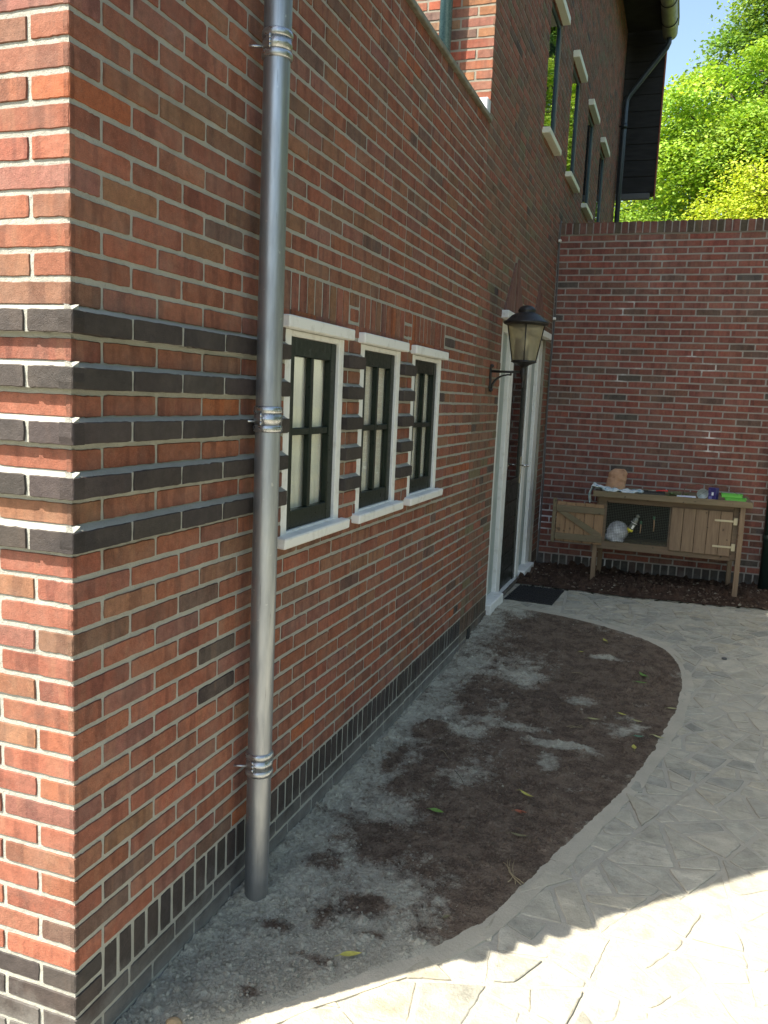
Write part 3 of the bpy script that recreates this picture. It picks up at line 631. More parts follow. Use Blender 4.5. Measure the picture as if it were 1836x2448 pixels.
# pointed brick peaks above the door
PEAK = simple('dull_red_board', (.20, .105, .075), .8, nscale=9, col2=(.12, .05, .04), stretch=(1, 8, 1), bmp=.003, bscale=20)
for T in TRI:
    m = MB(); (a, z0), (b, _), (pk, zt) = T; n = 9
    for i in range(n):
        u = a+(b-a)*i/n+.004; v = a+(b-a)*(i+1)/n-.004
        def top(y): return z0+(zt-z0)*((y-a)/(pk-a) if y < pk else (b-y)/(b-pk))
        sh = .012 if i != 4 else -.012
        tu, tv = max(top(u), z0+.01), max(top(v), z0+.01)
        vs = [(-.03, u, z0), (-.03, v, z0), (-.03, v, tv), (-.03, u, tu), (sh, u, z0), (sh, v, z0), (sh, v, tv), (sh, u, tu)]
        m.add(vs, [(0, 3, 2, 1), (4, 5, 6, 7), (0, 1, 5, 4), (1, 2, 6, 5), (2, 3, 7, 6), (3, 0, 4, 7)])
    m.build('brick_peak', PEAK, house)
# upper windows
ordn = ['leftmost and nearest', 'second from the left', 'third from the left', 'rightmost and farthest']
for i, y in enumerate(UWY):
    wd = thing('window', None, None, (0, y+UWW/2, UWZ[0])); wd.parent = house; wd.location = Vector((0, y+UWW/2, UWZ[0]))-house.location; wd['label'] = ordn[i]+' upper window'
    z0, z1 = UWZ; f = MB(); X0, X1 = -.09, -.012
    f.bbox((X0, y+.002, z0+.01), (X1, y+.042, z1), .003); f.bbox((X0, y+UWW-.036, z0+.01), (X1, y+UWW-.002, z1), .003); f.bbox((X0, y+.042, z1-.05), (X1-.003, y+UWW-.036, z1), .003); f.bbox((X0, y+.042, z0+.01), (X1-.003, y+UWW-.036, z0+.05), .003)
    f.build('frame', TEAL, wd)
    g = MB(); g.box((-.030, y+.04, z0+.045), (-.026, y+UWW-.030, z1-.045)); g.build('pane', UGLASS, wd)
    g = MB(); g.box((-.40, y-.1, z0-.1), (-.38, y+UWW+.1, z1+.1)); g.build('dark_interior', DARK, wd)
    s = MB(); s.bbox((-.017, y-.065, z0-.045), (.062, y+UWW+.03, z0+.004), .004); s.build('sill', CREAM, wd)
    s = MB(); s.bbox((-.017, y-.065, z1-.002), (.062, y+UWW+.03, z1+.062), .004); s.build('head_board', CREAM, wd)
# door set
def door_set():
    fx = -.03; z0, z1 = -.16, 2.055
    d = thing('door_frame', None, None, (0, 5.6, z0)); d.parent = house; d.location = Vector((0, 5.6, z0))-house.location
    f = MB(); L, R = 4.605, 6.615
    for a, b in ((L, 4.775), (5.09, 5.245), (5.955, 6.095), (6.43, R)): f.bbox((-.14, a, z0), (fx, b, z1), .004)
    for a, b in ((4.775, 5.09), (5.245, 5.955), (6.095, 6.43)): f.bbox((-.13, a, z1-.07), (fx-.003, b, z1), .004)
    for a, b in ((5.225, 5.245), (5.955, 5.975)): pass
    f.bbox((-.13, 5.245, z0-.02), (fx+.02, 5.955, z0+.025), .004)
    f.build('posts', WHITE, d)
    for a, b in ((4.775, 5.09), (6.095, 6.43)):
        p = MB(); p.bbox((-.08, a, z0+.06), (-.066, b, z1-.07), .002); n = 3
        for i in range(n): p.bbox((-.067, a+.02+(b-a-.04)*i/n+.012, z0+.1), (-.058, a+.02+(b-a-.04)*(i+1)/n-.012, z1-.08), .004)
        p.build('side_panel', simple('grey_panel', (.36, .40, .38), .5, nscale=6, col2=(.30, .335, .315)), d)
    for a, b in ((4.62, 5.10), (6.08, 6.58)):
        p = MB(); p.bbox((-.11, a, z0-.03), (.035, b, z0+.07), .006); p.build('foot_block', WHITE, d)
    h = MB(); h.bbox((-.05, 4.53, 2.062), (.052, 6.585, 2.118), .005); h.build('head_board', WHITE, d)
    lf = thing('door', 'dark green door with a tall glass pane over horizontal boards', None, (0, 5.6, z0)); lf.parent = house; lf.location = d.location
    a, b = 5.247, 5.953; X0, X1 = -.085, -.042
    m = MB(); m.bbox((X0, a, z0+.027), (X1, a+.095, z1-.072), .003); m.bbox((X0, b-.095, z0+.027), (X1, b, z1-.072), .003); m.bbox((X0, a+.095, z1-.19), (X1-.002, b-.095, z1-.072), .003); m.bbox((X0, a+.095, .755), (X1-.002, b-.095, .80), .003)
    zz = z0+.027; n = 6; hgt = (.755-zz)/n
    for i in range(n): m.bbox((X0, a+.095, zz+i*hgt+.002), (X1-.006, b-.095, zz+(i+1)*hgt-.002), .005)
    m.build('leaf', simple('green_black_door', (.013, .016, .014), .35, nscale=12, col2=(.022, .025, .02)), lf)
    g = MB(); g.box((-.060, a+.09, .79), (-.056, b-.09, z1-.185)); g.build('pane', glass('door_glass', (.10, .11, .11), 1.9), lf)
    g = MB(); g.box((-.45, a-.1, .6), (-.43, b+.1, z1)); g.build('dark_interior', DARK, lf)
    STEEL = simple('steel', (.62, .6, .56), .25, 1.)
    h = MB(); h.bbox((-.043, b-.062, .74), (-.035, b-.030, .985), .003); h.tube([(-.038, b-.046, .905), (.02, b-.046, .905)], .009, 12); h.tube([(.018, b-.046, .905), (.020, b-.07, .905), (.020, b-.165, .903)], .008, 12); h.lathe([(0, -.012), (.012, -.008), (.014, 0), (.012, .008), (0, .012)], (.024, b-.044, .905), 12); h.build('handle', STEEL, lf)
door_set()
# eaves, gutter, black boarded end, roof
m = MB(); m.box((-.35, YE-.1, 7.05), (.56, HE+.02, 7.09)); m.box((.56, YE-.1, 6.93), (.585, HE+.02, 7.16)); m.build('soffit', BLACKB, house)
m = MB()
m.add([(.72, YE-.15, 7.14), (.72, HE+.1, 7.14), (-3.2, HE+.1, 10.4), (-3.2, YE-.15, 10.4), (.72, YE-.15, 7.24), (.72, HE+.1, 7.24), (-3.2, HE+.1, 10.5), (-3.2, YE-.15, 10.5)], [(0, 1, 2, 3), (4, 7, 6, 5), (0, 4, 5, 1), (1, 5, 6, 2), (2, 6, 7, 3), (3, 7, 4, 0)])
m.box((-6.5, HE-.1, -.4), (-.15, HE-.02, 7.0)); m.box((-6.5, YE+.2, 10.35), (-3.1, HE, 10.45)); m.box((-6.5, YE+.12, -.4), (-6.4, HE, 10.4)); m.box((-6.4, YE+.12, 3.2), (-1.75, YE+.2, 7.2)); m.build('roof', simple('dark_roof_tiles', (.06, .035, .03), .8, nscale=10), house)
GUT = simple('gutter_zinc', (.34, .34, .27), .55, .35, nscale=8, col2=(.22, .22, .17))
m = MB(); gx, gz, gr = .615, 6.93, .105; n = 14; ya, yb = YE-.1, 12.12
prof = [(gx+gr*math.cos(math.pi+math.pi*i/n), gz+gr*math.sin(math.pi+math.pi*i/n)) for i in range(n+1)]+[(gx+gr, gz+.10), (gx+gr+.012, gz+.10)]
vs = [(x, y, z) for y in (ya, yb) for x, z in prof]; k = len(prof); m.add(vs, [(i, i+1, k+i+1, k+i) for i in range(k-1)], 0, True)
m.add([(x, yb, z) for x, z in prof[:n+1]], [tuple(range(n+1))])
for yy in np.arange(4.2, 12.1, .62): m.tube([(gx+(gr+.006)*math.cos(math.pi+math.pi*i/n), yy, gz+(gr+.006)*math.sin(math.pi+math.pi*i/n)) for i in range(n+1)], .006, 6, 1)
m.build('gutter', [GUT, BLACKM], house)
DKPIPE = simple('dark_grey_pipe', (.045, .06, .075), .35, .3)
far_pipe = thing('downpipe', 'dark grey downpipe swan-necking from the gutter to the far corner of the house', 'downpipe', (.07, 12.0, 3.0))
m = MB(); m.tube([(.615, 12.02, 6.84), (.615, 12.02, 6.76), (.59, 12.03, 6.70), (.11, 12.10, 6.10), (.075, 12.1, 6.03), (.07, 12.1, 5.9), (.07, 12.0, 2.0)], .038, 14); m.build('pipe', DKPIPE, far_pipe)
m = MB(); m.tube([(0, 12.06, 5.65), (.06, 12.06, 5.65)], .012, 8); m.tube([(.07, 12.06, 5.62), (.07, 12.06, 5.68)], .046, 14); m.build('clamp', DKPIPE, far_pipe)
blk = MB(); blk.box((-2.5, 12.42, 4.74), (.555, 12.62, 8.6))
for i in range(16): blk.bbox((-.2, 12.405, 4.76+i*.24), (.553, 12.425, 4.76+i*.24+.232), .004)
bx = blk.build('boarded_bay', BLACKB, house)
m = MB(); m.bbox((-.2, 12.36, 4.655), (.50, 12.44, 4.745), .006); m.build('bay_trim', simple('grey_trim', (.10, .10, .10), .6), house)
m = MB(); m.bbox((.556, 12.40, 4.68), (.572, 12.62, 6.9), .004); m.build('tile_edge', simple('red_tile_edge', (.22, .06, .035), .8), house)
# teal downpipe on the sunlit front of the house
tp = thing('downpipe', 'blue-green downpipe on the sunlit brick above the annex roof', 'downpipe', (-.297, 3.745, 3.22))
m = MB(); m.tube([(-.297, 3.745, 3.19), (-.297, 3.745, 7.0)], .039, 20); m.build('pipe', simple('teal_pipe', (.06, .13, .15), .3, .2, nscale=40, col2=(.09, .17, .19)), tp)
m = MB(); m.bbox((-.310, 3.78, 4.6), (-.285, 3.82, 4.63), .003); m.tube([(-.297, 3.745, 4.58), (-.297, 3.745, 4.65)], .044, 20); m.build('clamp', TEAL, tp)

# ============================================================ GARDEN WALL
gw = thing('garden_wall', 'high red brick garden wall with upright coping closing the courtyard behind the hutch', 'wall', (0, 6.906, -.3))
Bg = Bricks((0, 6.906, 0), (1, 0, 0), (0, -1, 0)); GX = 2.42; zg = -.04
Bg.sheet(0, GX, -.5, 3.19, [], 1, back=-.2)
for k in range(-8, 50):
    if k in (-2, -1): continue
    course(Bg, k, 0.004, GX, [], PAL_GAR if k >= 0 else PAL_DRK, zb=zg, header_first=(k % 2 == 1), lod=lambda u: 1, corner=False, mi=0 if k >= 0 else 2, H=.1, salt=2)
soldiers(Bg, .004, GX, zg-2*Cc+JT/2, zg-JT/2, [((.085, .075, .07), 3), ((.06, .055, .052), 3), ((.12, .08, .07), 1)], 1, .075, 0, 2)
Bg.build('brick_face', [MBR, MMG, MDK], gw)
Bc = Bricks((0, 6.906, 0), (1, 0, 0), (0, -1, 0))
n = 37
for i in range(n):
    u = .004+i*.0650; zt = 3.198+random.gauss(0, .0025); Bc.brick(u+.004, u+.061, 3.091, zt, pick([((.22, .09, .07), 3), ((.16, .10, .075), 3), ((.12, .10, .065), 2)]), .014, 1, 0, base=-.2)
P = Bc.P(np.array([0, GX, GX, 0, 0, GX, GX, 0.]), np.array([3.088, 3.088, 3.19, 3.19]*2), np.array([.009]*4+[-.21]*4)); Bc.quads(P, [(0, 1, 2, 3), (3, 2, 6, 7), (0, 4, 5, 1), (1, 5, 6, 2), (4, 7, 6, 5)], 1)
Bc.build('coping', [MBR, MMG], gw)
m = MB(); m.box((-.0, 7.05, -.5), (GX, 7.1, 3.186)); m.build('rear_face', MMG, gw)
# thin cable in the corner
cb = thing('cable', 'thin grey cable running down the corner between house and garden wall', 'cable', (.02, 6.88, 3.1))
pts = [(.018+.006*math.sin(z*3.1), 6.893-.004*math.sin(z*5), z) for z in np.arange(3.15, -.17, -.06)]
m = MB(); m.tube([(.02, 6.88, 3.22)]+pts, .0065, 8); m.build('cord', simple('cable_grey', (.11, .11, .11), .6), cb)
for z in (3.02, 2.28):
    m = MB(); m.bbox((.006, 6.870, z), (.034, 6.902, z+.025), .003); m.build('clip', WHITE, cb)
# dark green downpipe at the right
m = MB(); m.tube([(2.135, 6.80, -.2), (2.135, 6.80, 3.0)], .05, 20)
m.tube([(2.135, 6.80, .95), (2.135, 6.80, 1.0)], .056, 20); m.tube([(2.135, 6.80, .30), (2.135, 6.80, .36)], .056, 20)
gp = thing('downpipe', 'dark green pipe standing against the garden wall right of the hutch', 'downpipe', (2.135, 6.8, -.17)); m.build('pipe', simple('dark_green_pipe', (.015, .03, .026), .35), gp)
for zz_ in (.32, .965):
    m = MB(); m.bbox((2.12, 6.84, zz_), (2.15, 6.906, zz_+.028), .003); m.build('bracket', DKGREEN, gp)

# ============================================================ ZINC DOWNPIPE
zp = thing('downpipe', 'large silvery zinc downpipe with three clamps on the annex wall, closest to the camera', 'downpipe', (.07, .82, -.27))
pc = (.0725, .815)
m = MB(); m.tube([(pc[0], pc[1], z) for z in np.linspace(-.285, 2.50, 30)], .0400, 48, 0, False); m.tube([(pc[0], pc[1], 2.48), (pc[0], pc[1], 3.15)], .0418, 48, 0, False); m.tube([(pc[0], pc[1], 2.50), (pc[0], pc[1], 2.49)], .0405, 40)
m.tube([(pc[0]-.0405*math.cos(.3), pc[1]+.0405*math.sin(.3), z) for z in (-.28, 2.5)], .0012, 6)
m.build('pipe', ZINC, zp)
ZCL = simple('clamp_zinc', (.52, .54, .56), .30, .92, nscale=30, col2=(.36, .37, .39), bmp=.0012, bscale=120)
for z in (2.475, 1.372, .232):
    m = MB()
    for dz in (-.029, .029):
        m.lathe([(.0400, dz-.0115), (.0432, dz-.011), (.0458, dz-.007), (.0468, dz), (.0458, dz+.007), (.0432, dz+.011), (.0400, dz+.0115)], (pc[0], pc[1], z), 48)
    m.lathe([(.0400, -.0165), (.0436, -.0165), (.0438, -.005), (.0450, -.003), (.0450, .003), (.0438, .005), (.0436, .0165), (.0400, .0165)], (pc[0], pc[1], z), 48)
    a = math.radians(-93)
    for t in (-.013, 0, .013):
        cx, cy = pc[0]+.0455*math.cos(a), pc[1]+.0455*math.sin(a); m.tube([(cx, cy, z+t-.0058), (cx, cy, z+t+.0058)], .0036, 10)
    m.tube([(-.01, .768, z-.008), (.04, .788, z-.008)], .0038, 10)
    m.build('clamp', ZCL, zp)

# ============================================================ WALL LANTERN
LX, LY = .232, 4.26
ln = thing('wall_lantern', 'black iron lantern with tinted glass on a bracket beside the white framed door', 'lantern', (0, LY, 1.62))
m = MB(); m.bbox((-.002, LY-.016, 1.535), (.012, LY+.016, 1.705), .005); m.lathe([(.0, -.014), (.013, -.008), (.015, 0), (.013, .008), (0, .014)], (.012, LY, 1.705), 14); m.lathe([(.0, -.016), (.014, -.008), (.017, 0), (.014, .008), (0, .014)], (.012, LY, 1.54), 14)
m.tube([(.005, LY, 1.668), (LX, LY, 1.668)], .0085, 14)
sc = [(.012, LY, 1.548), (.02, LY, 1.575), (.038, LY, 1.605), (.062, LY, 1.627), (.092, LY, 1.641), (.125, LY, 1.648), (.15, LY, 1.648)]; m.tube(sc, [.010, .009, .008, .007, .006, .0055, .006], 10); m.tube([(.148, LY, 1.646), (.148, LY, 1.662)], .006, 8); m.build('bracket', BLACKM, ln)
m = MB(); c0 = (LX, LY, 0)
m.lathe([(0, 1.562), (.006, 1.563), (.009, 1.575), (.007, 1.592), (.004, 1.602), (.006, 1.612), (.016, 1.630), (.020, 1.650), (.020, 1.685), (.016, 1.695), (.02, 1.702), (.04, 1.718), (.066, 1.728), (.086, 1.736), (.088, 1.742), (.080, 1.748), (0, 1.748)], c0, 40)
m.lathe([(.122, 1.985), (.150, 1.992), (.156, 1.998), (.156, 2.004), (.150, 2.010), (.134, 2.018), (.118, 2.034), (.098, 2.052), (.078, 2.062), (.060, 2.068), (.058, 2.074), (.062, 2.080), (.060, 2.090), (.050, 2.104), (.034, 2.114), (.014, 2.119), (0, 2.120)], c0, 40)
m.lathe([(.150, 1.993), (.12, 1.982), (.10, 1.995), (.0, 2.03)], c0, 40)
va = math.atan2(-1.55-LY, 1.307-LX)
for i in range(4):
    a = va+i*math.pi/2; m.tube([(LX+.081*math.cos(a), LY+.081*math.sin(a), 1.744), (LX+.125*math.cos(a), LY+.125*math.sin(a), 1.990)], .0038, 8)
m.build('lamp_body', BLACKM, ln)
m = MB(); m.lathe([(.078, 1.748), (.121, 1.986)], c0, 40); sg = glass('smoked_glass', (.80, .76, .62), 1.3); nt = sg.node_tree; o_ = next(n for n in nt.nodes if n.type == 'OUTPUT_MATERIAL'); src = o_.inputs[0].links[0].from_socket; df = N(nt, 'ShaderNodeBsdfTranslucent'); df.inputs[0].default_value = (.68, .62, .48, 1); d2 = N(nt, 'ShaderNodeBsdfDiffuse'); d2.inputs[0].default_value = (.60, .55, .42, 1); m1 = N(nt, 'ShaderNodeMixShader'); nt.links.new(df.outputs[0], m1.inputs[1]); nt.links.new(d2.outputs[0], m1.inputs[2]); m2_ = N(nt, 'ShaderNodeMixShader'); m2_.inputs[0].default_value = .38; nt.links.new(src, m2_.inputs[1]); nt.links.new(m1.outputs[0], m2_.inputs[2]); nt.links.new(m2_.outputs[0], o_.inputs[0]); m.build('glass', sg, ln)
m = MB(); m.lathe([(.0, 1.748), (.020, 1.75), (.020, 1.81), (.0, 1.812)], c0, 20); m.build('lamp_socket', simple('socket_grey', (.06, .06, .06), .5), ln)
m = MB(); m.lathe([(.0, 1.81), (.013, 1.812), (.014, 1.83), (.024, 1.85), (.030, 1.872), (.026, 1.895), (.014, 1.908), (0, 1.912)], c0, 24); m.build('bulb', simple('bulb_glass', (.75, .74, .70), .15), ln)

# ============================================================ DOORMAT
dm = MB(); R = Matrix.Rotation(math.radians(-2), 3, 'Z'); zm = -.1600
dm.bbox((.035, 5.185, zm-.006), (.435, 5.765, zm+.006), .004, 0, R)
for i in range(13):
    for j in range(19):
        x = .045+i*.0295; y = 5.195+j*.0298
        if (i+j) % 2: dm.bbox((x, y, zm+.005), (x+.026, y+.012, zm+.0135), .002, 0, R, (.235, 5.475, zm))
        else: dm.bbox((x, y, zm+.005), (x+.012, y+.026, zm+.0135), .002, 0, R, (.235, 5.475, zm))
for v in range(len(dm.v)):
    p = dm.v[v]; dm.v[v] = (p[0], p[1], p[2]+float(G(p[1]))+.1655)
tag(dm.build('doormat', simple('black_rubber', (.014, .014, .015), .7, bmp=.001, bscale=200)), 'black rubber doormat with a raised pattern on the paving before the door', 'doormat')

# ============================================================ RABBIT HUTCH
hu = thing('rabbit_hutch', 'weathered wooden rabbit hutch on legs with wire mesh front and one open door', 'hutch', (1.2, 6.5, -.16))
F0 = 6.30; BK = 6.80
def prt(name, boxes, material, bev=.003, parent=hu):
    m = MB()
    for b in boxes: m.bbox(b[0], b[1], bev, 0, *(b[2:] if len(b) > 2 else ()))
    return m.build(name, material, parent)
LEG = [(.605, F0+.005, -.17, .205), (.62, BK-.045, -.17, .22), (1.832, F0-.06, -.215, .655), (1.80, BK-.045, -.17, .64)]
for x, y, z0, z1 in LEG: prt('leg', [((x, y, z0), (x+.043, y+.043, z1))], WOODV)
prt('body_frame', [((.645, F0, .158), (1.80, F0+.022, .232)), ((.63, F0+.002, .592), (1.80, F0+.02, .655)), ((1.785, F0-.004, .17), (1.831, F0+.018, .65)), ((.635, F0, .232), (.712, F0+.02, .592)), ((1.255, F0, .232), (1.275, F0+.02, .592))], WOODH)
prt('floor', [((.635, F0+.022, .20), (1.80, BK, .215))], WOODH)
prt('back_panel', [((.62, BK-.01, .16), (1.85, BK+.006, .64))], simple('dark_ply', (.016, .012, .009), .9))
prt('side_panel', [((.615, F0+.02, .16), (.633, BK-.01, .64))], WOODV); prt('side_panel', [((1.802, F0+.02, .16), (1.83, BK-.01, .64))], WOODV)
Rr = Matrix.Rotation(math.radians(-1.2), 3, 'Y')
prt('roof', [((.585, F0-.075, .658), (1.925, BK+.075, .672)), ((.585, F0-.098, .648), (1.925, F0-.073, .702)), ((.585, F0-.075, .672), (1.925, BK+.07, .690))], WOODG)
dr = MB(); n = 5; xa, xb = 1.272, 1.783
for i in range(n):
    a = xa+(xb-xa)*i/n; b = xa+(xb-xa)*(i+1)/n; dr.bbox((a+.0015, F0-.022, .205+random.uniform(-.004, .004)-.004*i*.0), (b-.0015, F0-.004, .598), .003)
rd = dr.build('door', WOODV, hu)
BRASS = simple('zinc_yellow', (.44, .39, .27), .5, .5)
for z in (.515, .285):
    m = MB(); m.bbox((1.635, F0-.027, z-.009), (1.79, F0-.0215, z+.009), .001); m.bbox((1.788, F0-.030, z-.032), (1.822, F0-.0055, z+.032), .002); m.build('hinge', BRASS, hu)
# open door folded out to the left
od = MB(); xa, xb = .262, .690; ROT = Matrix.Rotation(math.radians(-1.5), 3, 'Y')
for i in range(5):
    a = xa+(xb-xa)*i/5; b = xa+(xb-xa)*(i+1)/5; od.bbox((a+.0015, F0-.045, .20+random.uniform(-.004, .003)), (b-.0015, F0-.031, .57+random.uniform(-.003, .004)), .003)
odo = od.build('open_door', WOODO, hu); odo['label'] = 'opened hutch door with Z brace, orange-brown boards'
m = MB(); m.bbox((xa-.002, F0-.062, .478), (xb+.008, F0-.0455, .538), .003); m.bbox((xa-.002, F0-.062, .218), (xb-.002, F0-.0455, .278), .003); m.build('brace_rail', WOODG, odo)
m = MB(); a = Vector((.285, 0, .474)); b = Vector((.665, 0, .282)); t = (b-a).normalized(); q = Vector((-t.z, 0, t.x))*.027
pp = [(.275, .478), (.36, .478), (.680, .30), (.680, .280), (.60, .280)]
vs = [(x, F0-.0605, z) for x, z in pp]+[(x, F0-.0455, z) for x, z in pp]; m.add(vs, [tuple(range(5)), tuple(range(9, 4, -1))]+[(i, 5+i, 5+(i+1) % 5, (i+1) % 5) for i in range(5)]); m.build('brace', WOODG, odo)
prt('door_stile', [((.225, F0-.055, .185), (.258, F0-.02, .60))], WOODG)
# wire mesh
m = MB(); r = .0009
for x in np.arange(.712, 1.262, .0148): m.box((x-r, F0-.001, .232), (x+r, F0+.0008, .592))
for z in np.arange(.240, .590, .0148): m.box((.712, F0-.0028, z-r), (1.262, F0-.0012, z+r))
m.build('wire_mesh', simple('galvanised_wire', (.10, .11, .09), .6, .4), hu)
# straw
m = MB()
for i in range(260):
    x = random.uniform(.66, 1.25); y = random.uniform(F0+.0, F0+.22) if i > 25 else random.uniform(F0-.03, F0+.01); a = random.uniform(0, 6.28); l = random.uniform(.015, .05); z = .222+random.uniform(0, .02)
    if i < 14: x = random.uniform(.69, .76); z = .235; l = .03
    m.tube([(x, y, z), (x+l*math.cos(a), y+l*.5*math.sin(a), z+random.uniform(-.008, .010))], .0013, 4)
straw = m.build('straw', simple('straw', (.17, .14, .07), .9), hu); straw['kind'] = 'stuff'
# rabbit: body mound, head, ears, feet, as one fleece
def rabbit():
    bm = bmesh.new(); blobs = [((.815, F0+.115, .325), (.088, .115, .085)), ((.80, F0+.075, .290), (.068, .07, .055)), ((.755, F0+.07, .275), (.045, .05, .04)), ((.842, F0+.05, .245), (.03, .05, .018)), ((.79, F0+.045, .243), (.03, .045, .018)), ((.735, F0+.105, .325), (.018, .045, .020)), ((.752, F0+.13, .335), (.016, .045, .018))]
    for c, s in blobs:
        M_ = Matrix.Translation(c) @ Matrix.Diagonal((*s, 1)); bmesh.ops.create_icosphere(bm, subdivisions=4, radius=1, matrix=M_)
    me = bpy.data.meshes.new('rabbit'); bm.to_mesh(me); bm.free()
    o = link('rabbit', me); rm = o.modifiers.new('r', 'REMESH'); rm.mode = 'VOXEL'; rm.voxel_size = .005; sm = o.modifiers.new('s', 'SMOOTH'); sm.iterations = 6; sm.factor = .6
    dg = bpy.context.evaluated_depsgraph_get(); m2 = bpy.data.meshes.new_from_object(o.evaluated_get(dg)); o.modifiers.clear(); o.data = m2
    # fur strands
    base = len(m2.vertices); V = [tuple(v.co) for v in m2.vertices]; Fc = [tuple(p.vertices) for p in m2.polygons]; nr = [v.normal.copy() for v in m2.vertices]
    for _ in range(5200):
        i = random.randrange(base); p = Vector(V[i]); nn = nr[i]; l = random.uniform(.006, .014); t = nn.orthogonal().normalized(); a = random.uniform(0, 6.28); t = Matrix.Rotation(a, 3, nn)@t
        k = len(V); V += [tuple(p-t*.0006), tuple(p+t*.0006), tuple(p+nn*l+t*.003+Vector((0, -.001, -.004)))]; Fc.append((k, k+1, k+2))
    me3 = bpy.data.meshes.new('rabbit'); me3.from_pydata(V, [], Fc); me3.materials.append(simple('rabbit_fur', (.80, .81, .84), .9, nscale=16, col2=(.48, .49, .53), lo=.45, hi=.62)); me3.polygons.foreach_set('use_smooth', [True]*len(me3.polygons)); me3.update(); o.data = me3
    tag(o, 'fluffy pale grey rabbit crouching behind the wire mesh of the hutch', 'rabbit')
rabbit()
# water bottle tied to the mesh
wb = thing('water_bottle', 'clear plastic water bottle with yellow cap tied tilted to the hutch mesh', 'bottle', (.95, F0-.02, .43))
A = Vector((.925, F0-.035, .352)); T_ = Vector((.995, F0-.032, .505)); ax = (T_-A).normalized(); Mr = ax.to_track_quat('Z', 'Y').to_matrix(); Lb = (T_-A).length
m = MB(); m.lathe([(.0, .004), (.024, .006), (.026, .02), (.026, .105), (.024, .122), (.015, .134), (.014, .142), (.019, .147), (.016, .160), (.006, .168), (0, .168)], A, 24, 0, Mr); m.build('bottle_body', simple('cloudy_plastic', (.12, .13, .11), .15), wb)
m = MB(); m.lathe([(0, -.020), (.006, -.019), (.007, -.008), (.020, -.004), (.0275, 0), (.028, .018), (.0265, .021)], A, 24, 0, Mr); m.build('cap', simple('yellow_cap', (.62, .55, .06), .4), wb)
m = MB(); m.tube([A+Mr@Vector((.0285*math.cos(t), .0285*math.sin(t), .085)) for t in np.linspace(0, 6.28, 24)]+[A+Mr@Vector((.045, .02, .083))], .0018, 6); m.build('tie_wire', WHITE, wb)
m = MB(); va2 = Mr.inverted()@Vector((.1, -1, .15)); an = math.atan2(va2.y, va2.x)+.35
vs = [A+Mr@Vector((.0268*math.cos(an+d), .0268*math.sin(an+d), z)) for z in (.03, .065) for d in np.linspace(-.35, .35, 6)]; m.add(vs, [(i, i+1, 7+i, 6+i) for i in range(5)]); m.build('paper_label', WHITE, wb)
# two chew sticks with green clips
for i, (xt, zt, xb_, zb_) in enumerate([(1.019, .448, 1.017, .335), (1.128, .500, 1.132, .362)]):
    t = thing('chew_stick', ['short wooden chew stick on the hutch mesh, just right of the bottle', 'longer wooden chew stick on the hutch mesh, farthest right'][i], 'stick', (xt, F0-.01, zt), 'chew sticks clipped to the mesh')
    m = MB(); m.tube([(xt, F0-.012, zt-.02), ((xt+xb_)/2+.002, F0-.012, (zt+zb_)/2), (xb_, F0-.012, zb_)], [.0045, .005, .0035], 8); m.build('stick', simple('pale_wood', (.30, .20, .12), .8), t)
    m = MB(); m.bbox((xt-.010, F0-.020, zt-.03), (xt+.010, F0-.006, zt), .003); m.build('clip', simple('green_clip', (.03, .09, .045), .5), t)

# ---- things on the hutch roof
RZ = .691; FR = F0-.06
# paper bag
def crumple(m, amt, seed):
    for i, v in enumerate(m.v):
        n1_ = float(vnoise(v[0]*3+v[2]*5, v[1]*3+v[2]*2, 9, seed, 3))-.5; n2_ = float(vnoise(v[0]*4+v[2]*2+3, v[2]*6+v[1], 8, seed+5, 3))-.5
        m.v[i] = (v[0]+n1_*amt, v[1]+n2_*amt, v[2]+n1_*amt*.3)
m = MB(); nseg = 44; prof = []
for j in range(20):
    t = j/19; z = RZ+.004+.205*t; w_ = .088-.010*t-(.035*max(0, (t-.8)/.2)**2); d_ = .055*(1-.35*t)-(.035*max(0, (t-.75)/.25)**2); off = .028*t; prof.append((z, w_, max(d_, .008), off))
vs = []
for z, w_, d_, off in prof:
    for k in range(nseg):
        a = 2*math.pi*k/nseg; ca, sa2 = math.cos(a), math.sin(a); e = .6
        vs.append((.757+off+w_*math.copysign(abs(ca)**e, ca), 6.37+d_*math.copysign(abs(sa2)**e, sa2), z))
fs = [(i*nseg+k, i*nseg+(k+1) % nseg, (i+1)*nseg+(k+1) % nseg, (i+1)*nseg+k) for i in range(19) for k in range(nseg)]+[tuple(range(19*nseg, 20*nseg)), tuple(reversed(range(nseg)))]
m.add(vs, fs, 0, True); crumple(m, .034, 3)
tag(m.build('paper_bag', simple('brown_paper', (.46, .27, .16), .75, nscale=9, col2=(.36, .2, .12), bmp=.03, bscale=22)), 'crumpled brown paper bag standing on the left of the hutch roof', 'bag')
